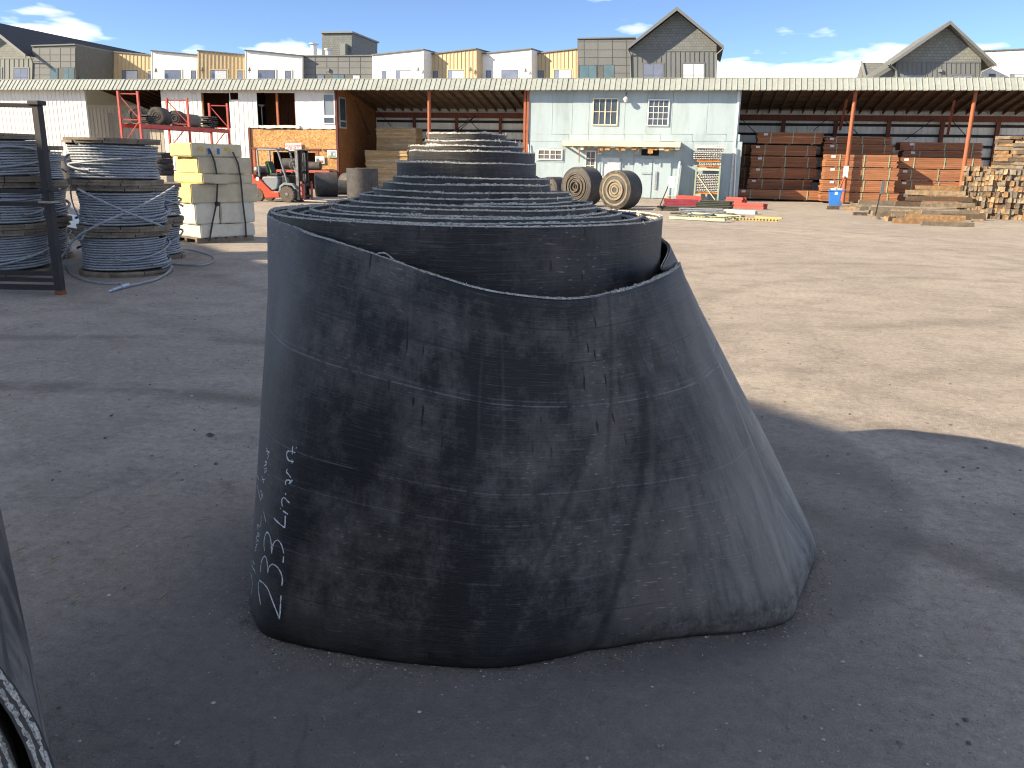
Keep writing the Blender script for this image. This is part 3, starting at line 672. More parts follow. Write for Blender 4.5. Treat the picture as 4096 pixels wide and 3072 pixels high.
# --- white and strand-board workshop, left
ws = thing('white_workshop', 'white ribbed metal and strand board workshop with open upper windows', 'workshop', (-30,47,0), 0, world=True)
X_S1, X_S2, X_OA0, X_OA1 = -35.2, -30.2, atY(808,440,YF).x, atY(915,440,YF).x
X_OB0, X_OB1 = atY(921,385,YF).x, atY(957,385,YF).x
X_OC0, X_OC1, X_CO = atY(1030,440,YF).x, atY(1178,440,YF).x, -19.5
def zz(y, x=1000): return atY(x, y, YF).z
sheets(ws, -44.4, X_S1, 0, ZE+.15, YF)
z_led = zz(512)
sheets(ws, X_S2, X_OC0, z_led, ZE+.15, YF, holes=[(X_OA0,X_OA1,z_led-.1,zz(372)),(X_OB0,X_OB1,zz(400),zz(371))])
sheets(ws, X_S2, atY(1000,600,YF).x, 0, z_led-.01, YF-.004)
sheets(ws, -35.0, -30.7, 0, atY(480,452,45.6).z, 45.6, ME_RIBT, name='partition_panel')
MB().box(X_S1-.05,X_S1+.03,YF-.02,YF+.10,0,ZE+.1).build('corner_trim', M_WHT, ws)
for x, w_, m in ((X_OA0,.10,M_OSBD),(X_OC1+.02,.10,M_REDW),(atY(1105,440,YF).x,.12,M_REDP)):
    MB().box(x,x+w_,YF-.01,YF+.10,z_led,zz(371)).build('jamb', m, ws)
MB().box(X_OC0,X_OC1+.1,YF-.012,YF+.1,zz(371),ZE+.15).build('lintel', M_WHT, ws)
MB().box(X_OB0-.03,X_OB1+.03,YF-.016,YF-.001,zz(403),zz(399)).build('sill', M_TRIMW, ws)
MB().box(X_OB0-.05,X_OB0,YF-.016,YF-.001,zz(403),zz(368)).build('jamb', M_TRIMW, ws)
MB().box(X_S2,X_CO-.2,46.9,47.0,0,5.4).build('inner_wall', mat('brown panelling', (0.13,0.055,0.022), 0.7, 0, .35, 5, (8,1,.4)), ws)
MB().box(X_S2,X_CO-.2,YF+.1,47,2.85,2.95).build('upper_floor', M_RAFT, ws)
MB().box(X_OA1+.6,X_OA1+.7,YF+.05,47,0,5.4).build('inner_wall', M_BLK, ws)
MB().box(X_S2-.04,X_S2+.06,YF+.01,47,0,5.4).build('end_wall', M_BLK, ws)
for i in range(16):        # thin upright studs in the panelled room
    x = X_OC0 - .2 + i*.19; MB().box(x,x+.03,46.86,46.9,2.95,5.3).build('panelling_batten', M_REDW, ws)
# torn white ledge
lp = []
for i in range(15):
    t = i/14; lp.append(atY(1033+ (1197-1033)*t, 503 + rng.uniform(-1,1.5), YF-.12))
lq = [p + Vector((0,.03,-.10 - .05*rng.random())) for p in lp]
lm = MB(); n = len(lp); lm.add(lp+lq+[p+Vector((0,.12,.03)) for p in lp], [(i,i+1,n+i+1,n+i) for i in range(n-1)]+[(2*n+i,2*n+i+1,i+1,i) for i in range(n-1)])
lm.build('torn_ledge', M_TRIMW, ws)
# plastered upper wall
r_ = rect(1182,360,1346,515,YF)
pl = MB(); zlo = [r_[2] + rng.uniform(-.06,.06) for _ in range(13)]
poly = [(r_[0],ZE+.2),(r_[1],ZE+.2)] + [(r_[1]+(r_[0]-r_[1])*i/12, zlo[i]) for i in range(13)]
pl.prism(poly, YF-.02, YF+.05); pl.build('plastered_wall', M_STUC, ws)
# strand board below
zb0 = zz(523)
for x0, x1, z0, z1 in ((1000,1046,0,zb0+.1),(1046,1092,0,zb0+.1),(1092,1180,zz(606),zb0+.1),(1180,1262,zz(606),zb0+.1),(1262,1347,zz(592),zb0+.1),(1262,1347,0,zz(593))):
    a, b = atY(x0,600,YF).x, atY(x1,600,YF).x
    MB().box(a+.004,b-.004,YF+rng.uniform(-.004,.004),YF+.04,z0,z1).build('board_panel', M_OSB, ws)
for x0, x1, y in ((1006,1136,592),(1226,1282,594),(1294,1346,594)):
    a, b = atY(x0,y,YF).x, atY(x1,y,YF).x; z = zz(y); MB().box(a,b,YF-.06,YF-.005,z-.05,z+.04).build('ledger_strip', M_REDW, ws)
for x0, x1, y0, y1 in ((1008,1022,598,674),(1263,1276,602,690)):
    a = rect(x0,y0,x1,y1,YF); MB().box(a[0],a[1],YF-.03,YF-.005,a[2],a[3]).build('door_trim', M_REDP, ws)
for x, y0 in ((1000,510),(1350,360)):
    X = atY(x,560,YF).x; MB().box(X-.06,X+.06,YF-.07,YF+.05,0,zz(y0)).build('corner_post', mat('maroon paint', (0.10,0.025,0.022), 0.6), ws)
def side_wall():
    X = X_CO; ys = [YF+.04 + (YB-.1-YF)*i/5 for i in range(6)]
    for i in range(5):
        y0, y1 = ys[i]+.004, ys[i+1]-.004
        MB().add([(X-a*.05, y, z) for a in (0,1) for y, z in ((y0,0),(y1,0),(y1,zroof(y1)),(y0,zroof(y0)))],
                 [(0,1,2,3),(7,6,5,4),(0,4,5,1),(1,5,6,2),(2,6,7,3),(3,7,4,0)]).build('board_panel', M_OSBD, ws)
    w = MB().box(X+.002,X+.05,44.35,45.25,3.35,5.0).build('window', mat('grey window frame', (0.42,0.42,0.40), .5), ws)
    MB().box(X+.05,X+.055,44.43,45.17,3.78,4.93).build('pane', M_GLASS, w)
    MB().box(X+.05,X+.055,44.43,45.17,3.43,3.70).build('pane', M_GLASS, w)
    MB().bar((X+.06,46.6,4.95),(X+.06,48.6,3.2),.12,.10).build('wall_brace', M_RAFT, ws)
    MB().box(X+.005,X+.06,YF+.1,YB-.2,0.0,0.001+.14).build('base_plate', M_RAFT, ws)
side_wall()
def window(parent, x0, y0, x1, y1, Y, cols, rows, fm=M_TRIMW, gm=M_GLASS, fw=.06, mw_=.028, proud=.05, mid=False):
    X0, X1, Z0, Z1 = rect(x0,y0,x1,y1,Y)
    w = MB(); w.box(X0,X1,Y-proud,Y-.002,Z0,Z0+fw); w.box(X0,X1,Y-proud,Y-.002,Z1-fw,Z1); w.box(X0,X0+fw,Y-proud,Y-.002,Z0+fw,Z1-fw); w.box(X1-fw,X1,Y-proud,Y-.002,Z0+fw,Z1-fw)
    wo = w.build('window', fm, parent)
    gx0, gx1, gz0, gz1 = X0+fw, X1-fw, Z0+fw, Z1-fw
    for i in range(cols):
        for j in range(rows):
            MB().box(gx0+(gx1-gx0)*i/cols+.003, gx0+(gx1-gx0)*(i+1)/cols-.003, Y-.015, Y-.004, gz0+(gz1-gz0)*j/rows+.003, gz0+(gz1-gz0)*(j+1)/rows-.003).build('pane', gm, wo)
    for i in range(1, cols):
        x = gx0+(gx1-gx0)*i/cols; k = .03 if (mid and i == cols//2) else mw_/2
        MB().box(x-k,x+k,Y-proud*.8,Y-.016,gz0,gz1).build('mullion', fm, wo)
    for j in range(1, rows):
        z = gz0+(gz1-gz0)*j/rows; MB().box(gx0,gx1,Y-proud*.7,Y-.017,z-mw_/2,z+mw_/2).build('mullion', fm, wo)
    return wo
M_GLB = mat('hazy window glass', (0.20,0.24,0.29), 0.15, 0, .2, .5)
window(ws, 1293,374,1341,466,YF-.02,1,1,gm=M_GLB); window(ws, 1294,467,1341,497,YF-.02,1,1)
X_, Z_ = atY(1196,362,YF).x, zz(372)
# --- blue workshop
bw = thing('blue_workshop', 'two-storey pale blue workshop with peeling paint and cream awning', 'workshop', (-3.5,47,0), 0, world=True)
XB0, XB1 = -8.78, 1.80
MB().box(XB0+.02,XB1-.02,YF+.05,YB-.2,0,4.55).build('inner_wall', M_BLUE, bw)
MB().box(XB1-.02,XB1,YF,YB-.1,0,4.6).build('side_wall', M_BLUE, bw)
def cols(xs, y0, y1, top=None, bot=None):
    for a, b in zip(xs[:-1], xs[1:]):
        X0, X1 = atY(a,(y0+y1)/2,YF).x, atY(b,(y0+y1)/2,YF).x; xm = (a+b)/2
        z1 = ZE+.2 if top else atY(xm,y0,YF).z; z0 = 0 if bot else atY(xm,y1,YF).z
        d = rng.uniform(0,.012)
        MB().box(X0+.006,X1-.006,YF-d,YF+.05,z0+.004,z1-.004).build('wall_sheet', M_BLUE, bw)
cols([2116,2210,2290,2357,2500,2588,2690,2830,2960], 362, 537, top=True)
cols([2116,2275,2355,2497,2572,2642,2770,2905,2960], 537, 566)
cols([2116,2252,2338,2400,2533,2690,2765,2860,2960], 566, 801, bot=True)
M_BCORN = mat('pale corner flashing', (0.62,0.68,0.70), .5)
MB().box(XB1-.06,XB1+.05,YF-.05,YF+.06,0,ZE+.1).build('corner_trim', M_BCORN, bw)
MB().box(XB0-.02,XB0+.06,YF-.03,YF+.06,0,ZE+.1).build('corner_trim', M_BLUE, bw)
window(bw, 2370,392,2472,502,YF-.012,4,2,mid=True,fm=M_CREAM); window(bw, 2590,397,2677,505,YF-.012,4,4)
fr = rect(2146,592,2258,647,YF); MB().box(fr[0],fr[1],YF-.03,YF-.014,fr[2],fr[3]).build('window_trim', M_BTRM, bw)
window(bw, 2150,597,2250,640,YF-.03,4,2,mid=True,gm=mat('dirty grey glass',(0.14,0.14,0.14),.3)); window(bw, 2340,602,2383,722,YF-.012,2,4,gm=MATS['dirty grey glass'])
a = rect(2566,598,2636,622,YF)
wv_ = MB().box(a[0],a[1],YF-.03,YF-.013,a[2],a[3]).build('transom_window', M_BLK, bw)
MB().box((a[0]+a[1])/2-.03,(a[0]+a[1])/2+.03,YF-.05,YF-.031,a[2],a[3]).build('mullion', M_REDP, wv_)
# panelled door in a deep frame
def doors():
    X0, X1, Z0, Z1 = rect(2400,631,2474,801,YF); Z0 = 0
    t = MB(); t.box(X0-.08,X0,YF-.06,YF-.013,0,Z1); t.box(X1,X1+.08,YF-.06,YF-.013,0,Z1); t.box(X0-.08,X1+.08,YF-.06,YF-.013,Z1,Z1+.09); t.build('door_frame', M_BTRM, bw)
    d = MB().box(X0,X1,YF-.035,YF-.0135,0.02,Z1).build('door', mat('pale door paint',(0.55,0.62,0.63),.5,var=.04), bw)
    w = X1-X0; h = Z1
    for i in (0,1):
        for z0, z1 in ((.12,.40),(.46,.80),(.86,.95)):
            x = X0+w*(.12+.42*i); MB().box(x,x+w*.34,YF-.042,YF-.036,h*z0,h*z1).build('door_panel', M_BTRM if False else MATS['pale door paint'], d, bevel=.006)
    MB().box(X1-.16,X1-.10,YF-.09,YF-.036,h*.47,h*.50).build('door_handle', M_DARK, d)
    for k, (a, b) in enumerate(((2536,2606),(2609,2682))):
        X0, X1, _, Z1 = rect(a,634,b,801,YF); dd = MB().box(X0+.01,X1-.01,YF-.045,YF-.0135,0.05,Z1).build('shed_door', M_BLUE, bw)
        if k == 0:
            q = rect(2567,690,2606,697,YF); MB().box(q[0],q[1],YF-.08,YF-.046,q[2],q[3]+.01).build('hasp', M_BTRM, dd)
        else:
            q = rect(2620,686,2628,757,YF); MB().box(q[0],q[1],YF-.10,YF-.046,q[2],q[3]).build('door_bar', mat('galvanised',(0.45,0.46,0.47),.4,.6), dd)
    q = rect(2533,625,2685,632,YF); MB().box(q[0],q[1],YF-.07,YF-.0135,q[2],q[3]).build('door_header', M_BTRM, bw)
    X = atY(2712,700,YF).x
    MB().mbox(Matrix.Translation((X,YF-.30,1.05)) @ Matrix.Rotation(.06,4,'Y') @ Matrix.Rotation(rad(12),4,'Z'), .03, .42, 1.7).build('open_shutter', M_BLUE, bw)
doors()
def awning():
    X0, X1, Z0, Z1 = rect(2250,566,2722,586,YF-.75)
    aw = MB().box(X0,X1,YF-.80,YF-.75,Z0,Z1).build('awning', M_CREAM, bw)
    MB().add([(X0,YF-.75,Z1-.02),(X1,YF-.75,Z1-.02),(X1,YF-.013,Z1+.03),(X0,YF-.013,Z1+.03),(X0,YF-.75,Z1-.06),(X1,YF-.75,Z1-.06),(X1,YF-.013,Z1-.01),(X0,YF-.013,Z1-.01)],
             [(0,1,2,3),(7,6,5,4),(0,4,5,1),(1,5,6,2),(2,6,7,3),(3,7,4,0)]).build('awning_roof', M_CREAM, aw)
    for i in range(13):
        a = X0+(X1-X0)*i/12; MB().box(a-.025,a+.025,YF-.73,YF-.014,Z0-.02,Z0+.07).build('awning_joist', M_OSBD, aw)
    r = random.Random(4)
    for i in range(22):
        a = X0+(X1-X0)*(i+.1)/22; w = (X1-X0)/22*r.uniform(.5,.95); d = r.uniform(.04,.22) * (1.6 if i in (15,16,17) else 1)
        MB().box(a,a+w,YF-.70,YF-.69,Z0-d,Z0).build('ragged_soffit', M_OSB if i % 3 else M_CREAM, aw)
    for x, y1 in ((2318,650),(2395,612),(2475,606),(2553,612)):
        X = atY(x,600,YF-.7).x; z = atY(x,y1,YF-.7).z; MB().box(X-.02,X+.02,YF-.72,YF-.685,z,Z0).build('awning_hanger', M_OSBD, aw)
    MB().tube([(atY(2480,591,YF-.6).x,YF-.6,Z0-.04),(atY(2527,591,YF-.6).x,YF-.6,Z0-.04)], .03, 10).build('tube_light', M_TRIMW, aw)
awning()
def wall_lamp():
    p = atY(2503,398,YF-.28)
    l = MB().lathe([(0.001,-.14),(.07,-.13),(.085,-.06),(.11,-.04),(.12,.02),(.10,.08),(.05,.13),(.001,.14)], 20, Matrix.Translation(p)).build('lamp_globe', mat('milky lamp globe',(0.72,0.72,0.68),.3,var=.03), bw, smooth=50)
    MB().tube([p+Vector((0,0,.12)), p+Vector((0,.05,.3)), p+Vector((0,.27,.32))], .02, 8).build('lamp_arm', M_DARK, l)
    for dx in (-.06,.07):
        q = atY(2398,612,YF-.16)+Vector((dx,0,0)); MB().lathe([(.02,.08),(.035,.02),(.06,-.06),(.05,-.065),(.001,-.03)], 14, Matrix.Translation(q) @ Matrix.Rotation(.5*(1 if dx>0 else -1),4,'Y') @ Matrix.Rotation(-.5,4,'X')).build('flood_lamp', M_TRIMW, bw, smooth=50)
wall_lamp()
MB().tube([atY(2944,592,YF-.09), atY(2940,700,YF-.09), Vector((atY(2935,800,YF-.09).x,YF-.09,.05))], .04, 10).build('downpipe', M_TRIMW, bw, smooth=50)
MB().tube([atY(2113,575,YF-.1), atY(2118,640,YF-.1), atY(2120,720,YF-.1)], .025, 8).build('downpipe', M_TRIMW, bw, smooth=50)
def sign(name, label, cat, x0, y0, x1, y1, Y, col, lines=(), tcol=(0.35,0.06,0.08), parent=None):
    X0, X1, Z0, Z1 = rect(x0,y0,x1,y1,Y)
    s = MB().box(X0,X1,Y-.03,Y,Z0,Z1).build(name, mat('sign '+name+str(x0),col,.5,var=.04), None, bevel=.02)
    tag(s, label, cat)
    for txt, zc, sz in lines:
        cu = bpy.data.curves.new('t','FONT'); cu.body = txt; cu.size = sz; cu.align_x = 'CENTER'; cu.align_y = 'CENTER'; cu.extrude = .002
        to = bpy.data.objects.new('t', cu); C.objects.link(to); bpy.context.view_layer.update()
        me = bpy.data.meshes.new_from_object(to.evaluated_get(bpy.context.evaluated_depsgraph_get())); bpy.data.objects.remove(to)
        o = link('lettering', me, mat('sign lettering',tcol,.6), s)
        o.matrix_world = Matrix.Translation(((X0+X1)/2, Y-.033, Z0+(Z1-Z0)*zc)) @ Matrix.Rotation(rad(90),4,'X')
    return s
sign('door_sign','white door sign reading Employees ONLY on the strand board wall','sign',1142,572,1207,604,YF-.07,(0.74,0.72,0.70),(('Employees',.70,.27),('ONLY',.28,.27)))
def picture(x0,y0,x1,y1,label,seed):
    s = sign('picture_board',label,'picture',x0,y0,x1,y1,YF-.06,(0.74,0.76,0.70)); X0,X1,Z0,Z1 = rect(x0,y0,x1,y1,YF-.06); r = random.Random(seed); w, h = X1-X0, Z1-Z0
    for i,(a,b,c,d,col) in enumerate(((.1,.1,.9,.9,(.30,.42,.55)),(.1,.1,.9,.24,(.10,.25,.10)),(.12,.24,.5,.66,(.12,.12,.13)),(.45,.5,.88,.86,(.66,.68,.70)),(.4,.24,.82,.44,(.33,.10,.08)))):
        if seed == 2 and i > 1: a, b, c, d = (.2+.2*(i-2), .25, .45+.2*(i-2), .8-.12*(i-2)); col = [(.5,.52,.5),(.2,.22,.22),(.6,.55,.5)][i-2]
        MB().box(X0+w*a,X0+w*c,YF-.092-.002*i,YF-.0905-.002*i,Z0+h*b,Z0+h*d).build('print', mat('print%d%d'%(seed,i),col,.6), s)
picture(1262,626,1299,656,'small framed picture board with dark wedge on the strand board wall',1)
picture(1310,601,1348,630,'blue and green picture board at the maroon corner of the strand board wall',2)
# ------------------------------------------------------------------ houses and flats beyond the shed
M_GRY = mat('grey fibre cement panel', (0.155,0.166,0.168), 0.7, 0, .06, .6, obj=.06)
M_GRYD = mat('dark joint backing', (0.11,0.115,0.11), .8)
M_GRN = mat('grey green painted board', (0.205,0.222,0.21), .7, 0, .06, .7)
M_GRND = mat('slate grey painted board', (0.150,0.162,0.165), .7, 0, .06, .7)
M_TAN = mat('tan painted board', (0.50,0.395,0.24), .7, 0, .05, .7)
M_BAT = mat('tan batten', (0.42,0.33,0.20), .7, var=.05)
M_LAPC = mat('parapet flashing', (0.10,0.105,0.105), .5)
M_PANE = mat('sky lit window pane', (0.15,0.175,0.25), .08, 0, .25, .5, spec=.6)
M_BLIND = mat('window with pale blind', (0.55,0.58,0.62), .35, var=.06)
M_TEAL = mat('teal tinted glass', (0.09,0.15,0.17), .08, 0, .3, .4, spec=.6)
M_WFR = mat('dark window frame', (0.06,0.065,0.07), .5)
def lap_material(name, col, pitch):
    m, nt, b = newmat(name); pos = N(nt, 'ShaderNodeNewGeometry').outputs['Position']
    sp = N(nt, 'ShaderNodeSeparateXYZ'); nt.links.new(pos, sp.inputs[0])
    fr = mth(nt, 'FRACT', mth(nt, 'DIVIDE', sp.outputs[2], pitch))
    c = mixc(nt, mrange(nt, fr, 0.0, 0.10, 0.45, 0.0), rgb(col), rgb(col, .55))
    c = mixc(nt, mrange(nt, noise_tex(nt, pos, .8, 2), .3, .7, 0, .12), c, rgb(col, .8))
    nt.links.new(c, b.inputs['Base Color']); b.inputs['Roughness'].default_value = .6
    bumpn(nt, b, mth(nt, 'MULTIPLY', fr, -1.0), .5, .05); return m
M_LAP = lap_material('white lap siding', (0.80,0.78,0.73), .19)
def shingle_material(name, col, w, h):
    m, nt, b = newmat(name); pos = N(nt, 'ShaderNodeNewGeometry').outputs['Position']
    sp = N(nt, 'ShaderNodeSeparateXYZ'); nt.links.new(pos, sp.inputs[0]); cb = N(nt, 'ShaderNodeCombineXYZ')
    nt.links.new(mth(nt, 'ADD', sp.outputs[0], sp.outputs[1]), cb.inputs[0]); nt.links.new(sp.outputs[2], cb.inputs[1])
    br = N(nt, 'ShaderNodeTexBrick'); nt.links.new(cb.outputs[0], br.inputs['Vector'])
    br.inputs['Scale'].default_value = 1; br.inputs['Brick Width'].default_value = w; br.inputs['Row Height'].default_value = h; br.inputs['Mortar Size'].default_value = .012
    br.inputs['Color1'].default_value = rgb(col, .88); br.inputs['Color2'].default_value = rgb(col, 1.1); br.inputs['Mortar'].default_value = rgb(col, .45)
    nt.links.new(br.outputs['Color'], b.inputs['Base Color']); b.inputs['Roughness'].default_value = .8; return m
M_SHN = shingle_material('grey shingle siding', (0.165,0.178,0.176), .28, .20)
M_SHG = shingle_material('green grey shingle siding', (0.205,0.222,0.208), .30, .22)
M_RSH = shingle_material('dark roof shingle', (0.045,0.046,0.055), .5, .16)
M_RSG = shingle_material('weathered grey roof shingle', (0.16,0.165,0.155), .4, .16)

class Wall:        # a vertical wall plane between two image columns, each at its own depth
    def __init__(s, xl, YL, xr, YR, yref=290):
        s.a = atY(xl, yref, YL); s.b = atY(xr, yref, YR); d = s.b - s.a; d.z = 0; s.t = d.normalized(); s.n = Vector((s.t.y, -s.t.x, 0))  # towards the yard
    def pt(s, x, y, out=0.0):
        d = ray(x, y); k = (s.a - EYEP).dot(s.n) / d.dot(s.n); return EYEP + d*k + s.n*out
    def slab(s, pts, th, out=0.0):          # outline in image points -> slab of thickness th, its face 'out' proud
        P = [s.pt(x, y, out) for x, y in pts]; n = len(P)
        return MB().add(P + [p - s.n*th for p in P], [tuple(range(n)), tuple(reversed(range(n,2*n)))] + [(i,(i+1)%n,n+(i+1)%n,n+i) for i in range(n)])
    def box(s, x0, y0, x1, y1, th, out): return s.slab([(x0,y1),(x1,y1),(x1,y0),(x0,y0)], th, out)
YBOT = 372        # image row safely hidden behind the shed roof
def flat_window(par, W, x0, y0, x1, y1, gm, cols=1, rows=1, fm=M_WFR, trim=None, half=None):
    w = W.box(x0, y0, x1, y1, .10, .03).build('window', fm, par)
    if trim: W.slab([(x0-4,y1),(x0-4,y0-4),(x1+4,y0-4),(x1+4,y1),(x1,y1),(x1,y0),(x0,y0),(x0,y1)], .06, .045).build('window_trim', trim, w)
    m = 2.2; cx = (x1-x0-m*2)/cols; cy = (y1-y0-m)/rows
    for i in range(cols):
        for j in range(rows):
            g_ = gm if not half else (half if (i+j) % 2 == 0 else gm)
            W.box(x0+m+cx*i+(.8 if i else 0), y0+m+cy*j+(.8 if j else 0), x0+m+cx*(i+1)-(.8 if i<cols-1 else 0), y0+m+cy*(j+1)-(.8 if j<rows-1 else 0), .02, .038).build('pane', g_, w)
    if half and cols == 1:
        W.box(x0+(x1-x0)*.28, y0+3, x1-3, y1, .01, .041).build('blind', M_BLIND, w)
    return w
def pine(par, W, x, y, s=1.0):           # small cut-out metal pine tree fixed to the wall
    sh = [(0,-13),(4,-8),(2.4,-8.5),(6,-2.5),(3.2,-3.2),(8.5,5),(1.2,3.4),(1.2,12),(-1.2,12),(-1.2,3.4),(-8.5,5),(-3.2,-3.2),(-6,-2.5),(-2.4,-8.5),(-4,-8)]
    W.slab([(x+a*.85*s, y+b*.95*s) for a, b in sh], .03, .32).build('pine_tree_ornament', M_WFR, par)
def unit(label, x0, x1, yl, yr, YL, YR, kind, wins, tree=None, edge=None, x1b=None):
    m = M_TAN if kind == 'tan' else M_LAP
    W = Wall(x0, YL, x1, YR); base = W.pt((x0+x1)/2, 300); base.z = 0
    t = thing('townhouse', label, 'townhouse', base, 0, 'townhouse units behind the shed', world=True)
    W.slab([(x0,YBOT),(x1,YBOT),(x1,yr),(x0,yl)], 5.0).build('wall', m, t)
    W.slab([(x0-1,yl+1),(x1+2,yr+1),(x1+2,yr-3.5),(x0-1,yl-3.5)], 5.0, .15).build('roof_flashing', M_LAPC, t)
    if kind == 'tan':
        k = x0+6
        while k < x1-4:
            blocked = any(a-4 < k < b+4 for a, *_r, b in [(w[0], w[2]) for w in wins])
            y = yl+(yr-yl)*(k-x0)/(x1-x0)+2
            W.box(k-1, y, k+1, (276 if blocked else YBOT), .05, .05).build('batten', M_BAT, t); k += 15.2
    else:
        W.box(x0, yl+(1 if yl < yr else 4), x0+4, YBOT, .05, .03).build('corner_board', M_TRIMW, t)
        W.box(x1-4, yr+2, x1, YBOT, .05, .03).build('corner_board', M_TRIMW, t)
    for a, b, c, d, g_ in wins: flat_window(t, W, a, b, c, d, M_PANE, trim=m if kind == 'tan' else M_TRIMW, half=M_PANE if g_ else None)
    if tree: pine(t, W, *tree)
    return t, W
unit('tan board and batten unit beside the dark corner-windowed block', 436,606,207,222, 79.5,79.5,'tan', [(488,281,553,360,1),(592,284,612,360,0)])
unit('leftmost white lap-sided unit with sloping top', 605,793,204,222, 76.4,77.4,'white', [(659,281,724,360,0),(764,282,785,360,0)], (629,285))
unit('tan batten unit between two white units, left of the penthouse', 790,982,203,221, 76.0,77.0,'tan', [(842,280,909,360,1),(950,282,971,360,0)], (815,282))
unit('white lap-sided unit just left of the grey panel block', 980,1210,202,224, 75.4,76.6,'white', [(1032,281,1101,360,0),(1141,283,1164,360,0)], (1002,282))
unit('bright white unit right of the grey panel block', 1490,1695,221,199, 76.6,75.4,'white', [(1527,284,1547,360,0),(1584,281,1647,360,1)], (1680,281))
unit('tan batten unit between two bright white units', 1702,1906,220,196, 77.0,75.6,'tan', [(1733,283,1753,360,0),(1792,281,1858,360,1)], (1890,281))
unit('bright white unit between two tan units', 1910,2126,218,196, 76.8,75.4,'white', [(1944,282,1966,360,0),(2006,280,2074,360,0)], (2109,285))
unit('tan batten unit beside the tall grey panelled block', 2130,2312,217,196, 76.8,75.4,'tan', [(2151,282,2176,360,0),(2217,279,2288,360,1)])
unit('white unit at the far right edge behind the gable', 3920,4150,206,195, 76.5,74.8,'white', [(3955,295,3983,360,0),(4040,296,4110,360,1)])
def panels(par, W, xs, ys, holes=()):
    for a, b in zip(xs[:-1], xs[1:]):
        for c, d in zip(ys[:-1], ys[1:]):
            if any(h[0] < (a+b)/2 < h[2] and h[1] < (c+d)/2 < h[3] for h in holes): continue
            W.box(a+1.1, c+1.1, b-1.1, d-1.1, .03, .025).build('cladding_panel', M_GRY, par)
def block(name, label, x0, x1, yl, yr, Y, depth, xs, ys, wins, col=M_GRYD):
    W = Wall(x0, Y, x1, Y); base = W.pt((x0+x1)/2, 300); base.z = 0
    t = thing(name, label, 'apartment block', base, 0, world=True)
    W.slab([(x0,YBOT),(x1,YBOT),(x1,yr),(x0,yl)], depth).build('wall', col, t)
    W.slab([(x0-1,yl+2),(x1+1,yr+2),(x1+1,yr-3),(x0-1,yl-3)], depth, .12).build('roof_flashing', M_GRY, t)
    panels(t, W, xs, ys, wins and [(w[0]-4, w[1], w[2]+4, w[3]) for w in wins])
    for w in wins: flat_window(t, W, *w)
    return t, W
B0, W0 = block('apartment_block', 'grey green panelled block with corner windows at far left', 128,302,184,178,74,5.6,[130,160,201,243,284,302],[192,220,247,272,300,330],[(200,271,233,360,M_TEAL),(253,269,299,360,M_TEAL,2)])
Ws = Wall(302, 74, 437, 79.6)
for a, b in zip([303,335,370,402], [334,369,401,436]):
    for c, d in zip([196,224,250],[222,248,272]):
        f = (c-178)*0.12; Ws.box(a+1, c+ (a-302)*.17, b-1, d+(a-302)*.10, .03, .03).build('cladding_panel', M_GRY, B0)
for a, b in ((314,340),(342,366),(369,394)): flat_window(B0, Ws, a, 272+(a-314)*.14, b, 340, M_TEAL)
M0, WM = block('apartment_block', 'low grey panelled block carrying the shingled penthouse and white vents', 1208,1492,224,223,77.2,8,[1212,1262,1308,1353,1398,1443,1490],[228,247,272,298,330],[(1270,299,1298,360,M_PANE),(1330,298,1378,360,M_TEAL,2),(1410,300,1441,360,M_BLIND)])
WM.box(1310,275,1320,287,.2,.2).build('wall_lamp', M_GRY, M0)
B1, WB1 = block('apartment_block', 'tall dark grey panelled block beside the big gable', 2310,2540,155,150,74.6,7,[2312,2337,2392,2450,2507,2540],[160,168,200,231,262,293,330],[(2318,260,2388,360,M_TEAL,2),(2414,259,2459,360,M_TEAL)])
# penthouse and vents
def penthouse():
    W = Wall(1288, 83, 1407, 83); base = W.pt(1350,300); base.z = 10
    W.slab([(1288,240),(1407,240),(1407,132),(1288,132)], 7).build('penthouse', M_SHN, M0)
    p = W.pt(1407,132); 
    MB().add([(W.pt(1285,131).x,82.8,p.z),(p.x+.15,82.8,p.z),(p.x+.15,90.2,p.z),(W.pt(1285,131).x,90.2,p.z),(W.pt(1285,131).x,82.8,p.z+.15),(p.x+.15,82.8,p.z+.15),(p.x+.15,90.2,p.z+.15),(W.pt(1285,131).x,90.2,p.z+.15)],
             [(0,3,2,1),(4,5,6,7),(0,1,5,4),(1,2,6,5),(2,3,7,6),(3,0,4,7)]).build('penthouse_flashing', M_GRN, M0)
    W.box(1372,178,1392,240,.7,.7).build('plant_cabinet', M_GRN, M0)
    for x0, x1, y in ((1245,1268,178),(1303,1322,200)):
        a, b = atY(x0,210,79.5), atY(x1,210,79.5); zt = atY((x0+x1)/2,y,79.5).z; r_ = (b.x-a.x)/2
        v = MB().lathe([(r_,a.z-1.2),(r_,zt),(r_*1.5,zt),(r_*1.55,zt+.1),(.01,zt+.12)], 20, Matrix.Translation(((a.x+b.x)/2,79.5,0))).build('roof_vent', mat('white vent metal',(0.7,0.7,0.7),.35,var=.04), M0, smooth=40)
penthouse()
